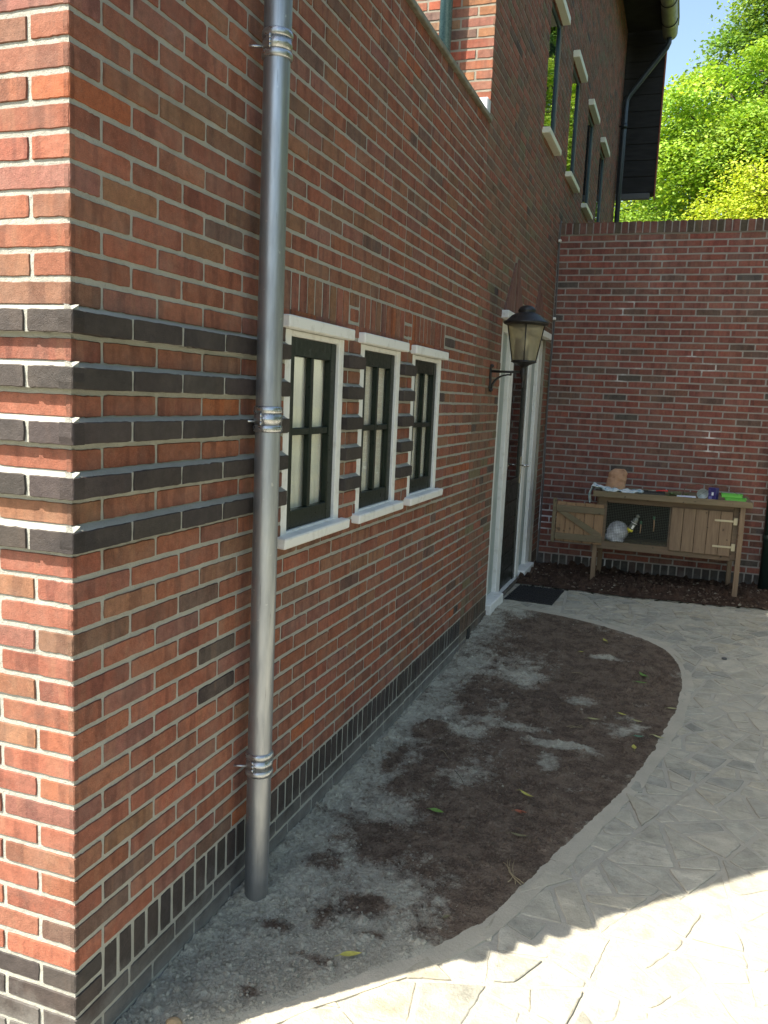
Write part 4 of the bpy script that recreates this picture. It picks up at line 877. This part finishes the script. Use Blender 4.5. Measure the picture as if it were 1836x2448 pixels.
# towel
m = MB(); nx_, ny_ = 56, 16; vs = []
for i in range(nx_):
    s = i/(nx_-1)*.56
    for j in range(ny_):
        y = FR-.030+j/(ny_-1)*.20*(1-.25*s)
        fold = .010*math.sin(s*38+j*.6)+.006*math.sin(s*90+j)+.008*math.sin(j*1.3+s*12)
        if s < .14: x = .558-.012*math.sin(s*30)+fold*.4; z = RZ-.10+s; 
        else: x = .565+(s-.14)*1.08; z = RZ+.034*math.exp(-(s-.14)/.12)+.013+fold
        if s < .14: z = RZ-.105+s*1.0
        else: z = max(z, RZ+.003)
        vs.append((x, y, z))
m.add(vs, [(i*ny_+j, i*ny_+j+1, (i+1)*ny_+j+1, (i+1)*ny_+j) for i in range(nx_-1) for j in range(ny_-1)], 0, True)
tw = m.build('towel', simple('blue_white_cloth', (.62, .68, .70), .9, nscale=13, col2=(.14, .30, .40), lo=.44, hi=.60)); mo = tw.modifiers.new('t', 'SOLIDIFY'); mo.thickness = .004; tag(tw, 'pale blue and white towel under the paper bag, draped over the hutch end', 'towel')
# tray and red handled trowel
t = thing('seed_tray', 'flat black tray lying mid hutch roof', 'tray', (1.11, 6.33, RZ)); m = MB(); m.bbox((1.01, FR-.02, RZ), (1.205, FR+.13, RZ+.006), .002); m.bbox((1.01, FR-.02, RZ+.006), (1.016, FR+.13, RZ+.032), .001); m.bbox((1.199, FR-.02, RZ+.006), (1.205, FR+.13, RZ+.02), .001); m.bbox((1.016, FR-.02, RZ+.006), (1.199, FR-.014, RZ+.026), .001); m.bbox((1.016, FR+.124, RZ+.006), (1.199, FR+.13, RZ+.032), .001); m.build('tray_shell', simple('black_plastic', (.012, .012, .013), .4), t)
t = thing('hand_rake', 'small tool with a thin blade and red handle lying across the black tray', 'garden tool', (1.15, 6.3, RZ+.05)); m = MB(); m.tube([(1.125, FR, RZ+.046), (1.2, FR+.01, RZ+.052), (1.225, FR+.01, RZ+.05)], [.005, .007, .006], 8); m.build('handle', simple('red_plastic', (.55, .03, .03), .4), t); m = MB(); m.tube([(1.06, FR+.0, RZ+.040), (1.13, FR, RZ+.046)], .0025, 6); m.build('blade', simple('grey_metal', (.5, .5, .5), .4, .8), t)
# weeds
def leaves_mesh(m, pts, size, mi=0, flat=.5):
    for p in pts:
        a = random.uniform(0, 6.28); e = random.uniform(-.6, .9)*flat; d = Vector((math.cos(a)*math.cos(e), math.sin(a)*math.cos(e), math.sin(e))); n_ = Vector((random.gauss(0, .4), random.gauss(0, .4), 1)).normalized(); s_ = d.cross(n_).normalized(); L = size*random.uniform(.6, 1.3); P_ = Vector(p)
        m.add([P_, P_+d*L*.5+s_*L*.28, P_+d*L, P_+d*L*.5-s_*L*.28], [(0, 1, 2, 3)], mi)
wt = thing('pulled_weeds', 'small heap of pulled green weeds between the tray and the white packet', 'weeds', (1.28, 6.33, RZ))
m = MB(); leaves_mesh(m, [(random.gauss(1.262, .028), FR+.03+random.gauss(0, .02), RZ+.008+abs(random.gauss(0, .014))) for _ in range(110)], .024); leaves_mesh(m, [(random.gauss(1.37, .03), FR+.08, RZ+.015+abs(random.gauss(0, .012))) for _ in range(60)], .02); m.build('foliage', simple('weed_green', (.10, .17, .05), .6), wt)
m = MB(); m.tube([(1.20, FR+.04, RZ+.01), (1.27, FR+.05, RZ+.02), (1.31, FR+.06, RZ+.045), (1.335, FR+.06, RZ+.065)], .0015, 5); m.tube([(1.23, FR+.04, RZ+.01), (1.3, FR+.03, RZ+.015)], .002, 5); m.build('stem', simple('stem_brown', (.12, .09, .05), .8), wt)
# twig
m = MB(); m.tube([(1.352, FR+.06, RZ+.01), (1.356, FR+.06, RZ+.06), (1.375, FR+.06, RZ+.10), (1.45, FR+.06, RZ+.125), (1.55, FR+.06, RZ+.135), (1.64, FR+.06, RZ+.125), (1.70, FR+.06, RZ+.128), (1.715, FR+.06, RZ+.115), (1.712, FR+.06, RZ+.10)], [.004, .0032, .003, .0028, .0028, .0028, .003, .0035, .003], 6); m.tube([(1.715, FR+.06, RZ+.11), (1.80, FR+.05, RZ+.062)], .0025, 6); m.tube([(1.54, FR+.06, RZ+.134), (1.48, FR+.1, RZ+.19), (1.40, FR+.1, RZ+.235)], .0012, 5)
tag(m.build('dry_twig', simple('twig_brown', (.13, .085, .06), .8)), 'long dry curved twig arching over the bowl and box on the hutch roof', 'twig')
# white packet
m = MB(); m.bbox((1.302, FR-.015, RZ+.001), (1.462, FR+.075, RZ+.018), .003); pk = m.build('white_packet', simple('white_card', (.62, .68, .80), .5)); tag(pk, 'flat white packet with blue marks lying left of the grey bowl', 'packet')
m = MB(); m.box((1.36, FR-.0158, RZ+.007), (1.43, FR-.0150, RZ+.013)); m.build('printed_stripe', simple('blue_print', (.06, .12, .4), .5), pk)
# grey bowl tipped on its side
m = MB(); Rb = Matrix.Rotation(math.radians(100), 3, 'X')@Matrix.Rotation(.2, 3, 'Y'); m.lathe([(0, -.012), (.020, -.012), (.034, -.006), (.043, .006), (.047, .020), (.049, .022), (.047, .024), (.041, .012), (.030, .002), (.0, -.004)], (1.51, FR+.02, RZ+.052), 36, 0, Rb)
bw = thing('grey_bowl', 'round grey metal bowl tipped on its side next to the purple box', 'bowl', (1.51, FR+.02, RZ)); m.build('bowl_shell', simple('grey_tin', (.30, .35, .37), .45, .3), bw); m = MB(); m.tube([(1.475, FR-.024, RZ+.026), (1.545, FR-.024, RZ+.083)], .0018, 6); m.build('seam', simple('dark_seam', (.10, .12, .13), .5), bw)
# purple box
pb = thing('purple_box', 'dark purple and blue cardboard box with a small white label', 'box', (1.606, FR+.03, RZ)); R = Matrix.Rotation(math.radians(-28), 3, 'Z')
m = MB(); m.bbox((1.567, FR-.005, RZ+.001), (1.638, FR+.05, RZ+.108), .002, 0, R); m.build('carton', simple('purple_card', (.035, .028, .14), .45, nscale=30, col2=(.10, .09, .26), lo=.55, hi=.7), pb)
m = MB(); m.bbox((1.600, FR-.007, RZ+.042), (1.618, FR-.0056, RZ+.070), .0005, 0, R, (1.6025, FR+.0225, RZ+.05)); m.build('paper_label', simple('label_white', (.7, .75, .85), .5), pb)
m = MB(); m.bbox((1.576, FR-.0064, RZ+.006), (1.606, FR-.0052, RZ+.032), .0004, 0, R, (1.6025, FR+.0225, RZ+.05)); m.build('printed_panel', simple('lilac_print', (.16, .17, .42), .5), pb)
# green trays
GRN = simple('bright_green_plastic', (.10, .42, .05), .45)
for i, (x0, z0, lab) in enumerate([(1.700, RZ+.001, 'bright green plastic tray, lower of the two at the right end of the hutch roof'), (1.668, RZ+.034, 'bright green plastic tray, upper of the two at the right end of the hutch roof')]):
    m = MB(); y0 = FR-.02; a, b = x0, x0+.168; m.bbox((a, y0, z0), (b, y0+.14, z0+.005), .002)
    m.bbox((a, y0, z0+.005), (b, y0+.005, z0+.028), .002); m.bbox((a, y0+.135, z0+.005), (b, y0+.14, z0+.028), .002); m.bbox((a, y0+.005, z0+.005), (a+.005, y0+.135, z0+.028), .002); m.bbox((b-.005, y0+.005, z0+.005), (b, y0+.135, z0+.028), .002); m.bbox((a-.006, y0-.006, z0+.026), (b+.006, y0+.003, z0+.031), .001); m.bbox((b-.003, y0+.003, z0+.026), (b+.006, y0+.14, z0+.031), .001)
    tag(m.build('green_tray', GRN), lab, 'tray', 'green trays')

# ============================================================ fallen leaves, twigs, stones
LEAFC = {'y': (.50, .46, .10), 'g': (.16, .30, .06), 'p': (.42, .40, .18), 'r': (.34, .10, .05), 'b': (.20, .18, .09), 't': (.10, .22, .14)}
LM = {k: simple('leaf_'+k, v, .6, nscale=120, col2=tuple(x*.7 for x in v)) for k, v in LEAFC.items()}
def leaf(x, y, ang, L, W, key, label, lift=.012):
    m = MB(); n = 8; vs = []; h = float(soil_height(np.array([x]), np.array([y]))[0]); z = float(G(y))+max(h, 0)+lift; c_, s_ = math.cos(ang), math.sin(ang); curl = random.uniform(.1, .5)
    for i in range(n+1):
        t = i/n; wv = W*math.sin(math.pi*t**.8)*.5+.0004; px = (t-.5)*L; zz = curl*L*((t-.5)**2)*1.2
        for q in (-1, 0, 1): u_, v_ = px, q*wv; vs.append((x+u_*c_-v_*s_, y+u_*s_+v_*c_, z+zz+abs(q)*wv*.35))
    fs = []
    for i in range(n): fs += [(3*i, 3*i+1, 3*i+4, 3*i+3), (3*i+1, 3*i+2, 3*i+5, 3*i+4)]
    m.add(vs, fs, 0, True); m.tube([(x-L*.5*c_, y-L*.5*s_, z+curl*L*.3), (x-L*.72*c_, y-L*.72*s_, z)], .0008, 4)
    tag(m.build('fallen_leaf', LM[key]), label, 'leaf', 'fallen leaves on the soil')
for a in [(.482, .666, .55, .070, .024, 'y', 'yellow-green spotted leaf nearest the camera, on pale sand'), (.474, 1.649, -.1, .065, .030, 'g', 'broad fresh green leaf on the soil in the near half of the bed'), (.803, 1.784, .0, .055, .024, 'r', 'rust red leaf, the only red one on the soil'), (.80, 1.945, -.5, .080, .016, 'y', 'narrow curled yellow leaf just beyond the red leaf'), (.833, 1.596, .1, .075, .016, 'b', 'narrow dull olive leaf just nearer than the red leaf'),
          (1.326, 2.904, -.3, .070, .020, 'p', 'pale leaf by the cement edge, right of the yellowed pair'), (1.211, 2.712, 1.7, .060, .024, 'y', 'spotted yellow leaf lying just below the blue-green one'), (1.226, 2.866, .3, .06, .022, 't', 'blue-green leaf in the middle right of the bed'), (.982, 3.007, .2, .075, .022, 'p', 'pale green leaf in the centre of the bed'), (1.124, 3.16, -.4, .055, .02, 'y', 'small yellowish leaf just above the centre of the bed'), (1.21, 3.09, -.1, .055, .018, 'p', 'pale leaf between the blue-green leaf and the edge sand'),
          (1.386, 3.38, .3, .060, .020, 'p', 'pale leaf closest to the curved edging'), (1.203, 3.83, 2.2, .09, .034, 'g', 'bright green leaf, upper of the crossed pair in the far right of the bed'), (1.196, 3.72, .1, .075, .02, 'g', 'green leaf, lower of the crossed pair in the far right of the bed'), (.916, 4.385, 2., .075, .026, 'y', 'yellow leaf farthest from the camera in the bed'), (.786, 4.103, .4, .035, .018, 'y', 'tiny yellow leaf beside the white sand streak'), (.704, .969, .9, .03, .012, 'b', 'small brown-grey leaf in the near dark soil')]:
    leaf(*a)
TW = simple('dry_stem', (.30, .24, .14), .8); TW2 = simple('dark_stem', (.10, .075, .05), .8)
tws = [((.90, 2.849), .10, .5, TW, 'pale forked dry stem in the centre of the bed'), ((1.159, 2.31), .13, -.2, TW2, 'straight dark stick near the right edge of the bed'), ((.52, 1.92), .28, -1.0, TW2, 'long thin curving root left of the centre of the bed'), ((.852, 1.731), .14, -.8, TW2, 'thin dark stalk beside the red leaf'), ((.72, 3.56), .20, .25, TW2, 'dark branching stalk in the far part of the bed'), ((.86, 1.30), .12, 1.5, TW, 'tuft of dry straw-like stems by the near edging'), ((.36, 2.2), .12, -.6, TW, 'thin pale stalk on the sand near the wall'), ((.83, 3.72), .12, .3, TW, 'yellowish dry stem near the far leaves')]
for (x, y), L, ang, mt, lab in tws:
    m = MB(); nb_ = 4 if 'tuft' in lab else (2 if 'fork' in lab or 'branch' in lab else 1)
    for b_ in range(nb_):
        aa = ang+b_*.35; pts = []
        for i in range(9):
            t = i/8; px = x+math.cos(aa)*L*(t-.5)+math.sin(t*5+b_)*.008; py = y+math.sin(aa)*L*(t-.5)+math.cos(t*4+b_)*.008; pts.append((px, py, float(G(py))+.014+float(soil_height(np.array([px]), np.array([py]))[0]).__abs__()*.6+(.02*t if nb_ == 4 else .004*math.sin(t*6))))
        m.tube(pts, [.0018*(1-.5*i/8) for i in range(9)], 5)
    tag(m.build('fallen_twig', mt), lab, 'stem', 'dry stems on the soil')
def stone(x, y, r, colr, label, nm='stone', sq=.7):
    bm = bmesh.new(); bmesh.ops.create_icosphere(bm, subdivisions=3, radius=1); V = np.array([v.co[:] for v in bm.verts]); F = [[v.index for v in f.verts] for f in bm.faces]; bm.free()
    d = vnoise(V[:, 0]+3, V[:, 1]+V[:, 2], 1.6, int(x*100) % 50, 4); V = V*(.75+.5*d)[:, None]*np.array([r, r*.8, r*sq])+np.array([x, y, float(G(y))+r*.35])
    m = MB(); m.add(V.tolist(), F, 0, True); tag(m.build(nm, simple('stone_'+str(int(x*1000)), colr, .9, nscale=60, bmp=.003, bscale=90)), label, 'stone')
stone(.145, .215, .024, (.42, .30, .17), 'ochre stone in the sun at the foot of the annex corner')
stone(.965, 4.085, .001, (.4, .4, .4), 'tiny chip in the white sand streak') if False else None
stone(1.70, 4.37, .018, (.12, .12, .12), 'small dark lump lying on the paving right of the bed', 'dark_lump', .5)
stone(.30, 4.35, .0, (.1, .1, .1), '') if False else None
# air brick slot near the plinth
m = MB(); m.bbox((-.003, 4.02, -.235), (.006, 4.10, -.13), .002); m.build('vent', simple('vent_black', (.01, .01, .01), .6), house)

# ============================================================ TREES
def leafmat(name, a, b, trans=.35):
    m, nt, bs = mat(name); at = attr(nt, 'Col').outputs[0]
    bs.inputs['Roughness'].default_value = .55; nt.links.new(at, bs.inputs['Base Color']); bs.inputs['Specular IOR Level'].default_value = .35
    tr = N(nt, 'ShaderNodeBsdfTranslucent'); nt.links.new(mix(nt, 1., at, (1.25, 1.15, .5), 'MULTIPLY'), tr.inputs[0]); mx = N(nt, 'ShaderNodeMixShader'); mx.inputs[0].default_value = trans
    out = nt.nodes['Material Output']; nt.links.new(bs.outputs[0], mx.inputs[1]); nt.links.new(tr.outputs[0], mx.inputs[2]); nt.links.new(mx.outputs[0], out.inputs[0]); return m
LEAFM = leafmat('tree_leaves', None, None)
BARK = simple('bark', (.10, .085, .065), .9, nscale=12, bmp=.02, bscale=30)
def tree(name, label, base, height, crown, pal, nl, lsize, seed, layered=.4):
    """crown: list of (x,y,z,rx,ry,rz) lobes; leaf sprays are grown at the ends of twigs spread through every lobe"""
    rng = np.random.default_rng(seed); rr = random.Random(seed); t = thing(name, label, 'tree', base)
    m = MB(); bx_, by_, bz_ = base
    top = Vector((bx_+rr.uniform(-.4, .4), by_, bz_+height*.8)); trunk = [Vector(base).lerp(top, i/8)+Vector((rr.gauss(0, .06)*i/3, rr.gauss(0, .06)*i/3, 0)) for i in range(9)]
    m.tube(trunk, [.20*(1-.09*i)*height/9 for i in range(9)], 10); sprays = []
    wts = np.array([c[3]*c[4]*c[5] for c in crown])**.75; wts /= wts.sum()
    for ci, c in enumerate(crown):
        cen = Vector(c[:3]); st_ = trunk[min(8, max(2, int((c[2]-c[5]*.8-bz_)/(height*.8)*8)))]
        mid = st_.lerp(cen, .5)+Vector((rr.gauss(0, .25), rr.gauss(0, .25), -.15)); m.tube([st_, mid, cen], [.07*height/9, .05*height/9, .02], 7)
        ns = max(6, int(340*wts[ci]))
        for _ in range(ns):
            d = rng.normal(0, 1, 3); d /= np.linalg.norm(d); r_ = rng.uniform(.45, 1.0)**.6; bump_ = .78+.5*float(vnoise(d[0]*2+5, d[1]*2+d[2]*2+9, 1.3, seed, 2))
            p = np.array(c[:3])+d*np.array(c[3:])*r_*bump_; sprays.append((p, d))
            if rng.random() < .3: m.tube([cen+(Vector(p)-cen)*.15, cen.lerp(Vector(p), .6)+Vector((0, 0, .06)), Vector(p)], [.022, .013, .005], 4, 0, False)
    m.build('trunk', BARK, t)
    per = max(4, nl//len(sprays)); V = []; C = []
    for p, d in sprays:
        n_ = int(per*rng.uniform(.5, 1.5)); sr = rng.uniform(.20, .46)*(1 if base[0] > 4.9 or lsize < .07 else 1.15)
        off = rng.normal(0, 1, (n_, 3))*np.array([sr, sr, sr*layered]); off[:, 2] -= (off[:, 0]**2+off[:, 1]**2)*.5
        P_ = p+off; P_[:, 0] = np.where((base[0] > 4.9) & (P_[:, 0] < 3.3), P_[:, 0]+3, P_[:, 0]); a = rng.uniform(0, 6.283, n_); L = lsize*rng.uniform(.6, 1.35, n_)
        nr = np.stack([rng.normal(0, .55, n_)+d[0]*.35, rng.normal(0, .55, n_)+d[1]*.35, np.ones(n_)*.9], 1); nr /= np.linalg.norm(nr, axis=1)[:, None]
        dd = np.stack([np.cos(a), np.sin(a), np.zeros(n_)], 1); dd -= nr*(dd*nr).sum(1)[:, None]; dd /= np.linalg.norm(dd, axis=1)[:, None]; sd = np.cross(nr, dd)
        q = np.stack([P_-dd*L[:, None]*.5, P_+sd*L[:, None]*.30-nr*L[:, None]*.06, P_+dd*L[:, None]*.5-nr*L[:, None]*.12, P_-sd*L[:, None]*.30-nr*L[:, None]*.06], 1)
        V.append(q.reshape(-1, 3)); base_ = np.array(pal[rng.choice(len(pal))]); cc = base_*rng.uniform(.82, 1.25)*rng.uniform(.88, 1.12, (n_, 1))*rng.uniform(.95, 1.05, (n_, 3)); C.append(np.repeat(cc, 4, 0))
    V = np.vstack(V); C = np.vstack(C); nq = len(V)//4; me = bpy.data.meshes.new('crown'); me.vertices.add(len(V)); me.vertices.foreach_set('co', V.astype(np.float32).ravel())
    me.loops.add(nq*4); me.loops.foreach_set('vertex_index', np.arange(nq*4, dtype=np.int32)); me.polygons.add(nq); me.polygons.foreach_set('loop_start', np.arange(0, nq*4, 4, dtype=np.int32)); me.polygons.foreach_set('loop_total', np.full(nq, 4, dtype=np.int32))
    ca = me.attributes.new('Col', 'FLOAT_COLOR', 'POINT'); ca.data.foreach_set('color', np.hstack([C, np.ones((len(C), 1))]).astype(np.float32).ravel()); me.materials.append(LEAFM); me.update(calc_edges=True); me.validate()
    link('crown', me, t); return t
def lobes(cx, cy, cz, R, n, seed, sp=(1, 1, 1), r=(.9, 1.5)):
    g = random.Random(seed); out = []
    for _ in range(n):
        x, y, z = [g.gauss(0, .5)*R*s for s in sp]; q = g.uniform(*r); out.append((cx+x, cy+y, cz+z, q, q, q*.62))
    return out
LIME = [(.24, .40, .05), (.30, .46, .06), (.17, .31, .04), (.36, .50, .08)]; MIDG = [(.13, .25, .05), (.17, .30, .055), (.22, .34, .06)]; GOLD = [(.42, .53, .05), (.36, .48, .045), (.52, .58, .08)]
tree('maple_tree', 'bright lime green maple filling the gap right of the house eaves', (2.4, 19.5, -.3), 9.0, lobes(2.1, 19, 7.0, 2.4, 18, 1, (1.0, .5, .7))+[(.55, 18.6, 7.9, .9, 1, .6), (1.4, 18.3, 8.3, 1.0, 1, .6), (2.4, 18.2, 8.5, 1.1, 1, .6), (.2, 18.8, 6.8, .9, 1, .6), (1.2, 18.2, 7.0, 1, 1, .6), (.1, 18.6, 5.8, .8, .8, .5)], LIME, 105000, .088, 3, .32)
tree('ash_tree', 'taller mid green tree with airy branches against the sky behind the maple', (4.2, 25, -.3), 14., [(3.0, 24.5, 12.9, .9, .9, .6), (3.6, 24.5, 14.2, 1.2, 1, .8), (3.4, 24.5, 13.2, 1.5, 1.2, .9), (2.8, 24.5, 12.0, 1.1, 1, .6), (4.4, 24.5, 12.2, 1.6, 1.2, .9), (1.9, 24.5, 11.2, .8, .8, .35), (3.3, 24.5, 10.9, 1.3, 1, .7), (4.6, 24.5, 10.4, 1.5, 1.2, .9), (1.3, 24.5, 10.6, .6, .6, .28), (2.4, 24.6, 10.4, .7, .7, .3), (5.2, 25, 13.8, 1.3, 1.2, .8), (1.1, 24.5, 9.7, .5, .5, .2)], MIDG, 70000, .105, 5, .3)
tree('golden_tree', 'yellow-green bushy tree just above the garden wall at the right', (2.8, 16.3, -.3), 6.0, [(1.83, 16.18, 5.12, 0.64, 0.58, 0.42), (2.53, 16.18, 5.53, 0.7, 0.58, 0.49), (3.17, 16.29, 5.36, 0.82, 0.7, 0.58), (2.23, 16.41, 4.89, 0.94, 0.7, 0.47), (3.76, 16.41, 5.82, 0.82, 0.82, 0.58), (2.18, 16.18, 5.94, 0.26, 0.29, 0.26)], GOLD, 30000, .062, 7)
tree('young_maple', 'loose green tree low behind the garden wall next to the house corner', (.6, 18, -.3), 6.0, lobes(.5, 17.5, 4.6, 1.6, 9, 9, (1, .5, .6), (.6, 1.0)), [(.20, .33, .05), (.28, .40, .06), (.14, .25, .05)], 26000, .065, 9)
for i, (x, y, r) in enumerate([(-1.2, 27, 3.2), (7.8, 27, 3.6)]):
    tree('woodland_tree', ['dark green background tree seen through gaps left of the maple', 'dark green background tree at the far right behind the maple'][i], (x, y, -.3), 10., lobes(x, y, 6.5, 3., 12, 20+i, (1, .4, .9), (1.1, 1.9)), [(.07, .13, .03), (.10, .18, .04)], 9000, .22, 30+i)
TLAB = ['leafy tree in the far garden right of the wall, seen in the first window pane', 'unseen tree right of the courtyard middle, added to block skylight', 'unseen tree level with the annex corner, added to block skylight', 'unseen tree right of the camera, added to block skylight', 'unseen tree behind and right of the camera, added to block skylight']
for i, (x, y) in enumerate([(6.2, 11.5), (6.4, 6.8), (6.5, 2.0)]):  # nearer trees are unseen ones, added to hold skylight off the shaded wall
    tree('sky_screen_tree', TLAB[i], (x, y, -.3), 9.0, lobes(x, y, 4.6, 2.9, 12, 40+i, (.7, 1.1, 1.0), (1.1, 1.7)), [(.13, .19, .06), (.17, .23, .07), (.10, .14, .05)], 7000, .34, 50+i)['group'] = 'trees on the open side of the courtyard'
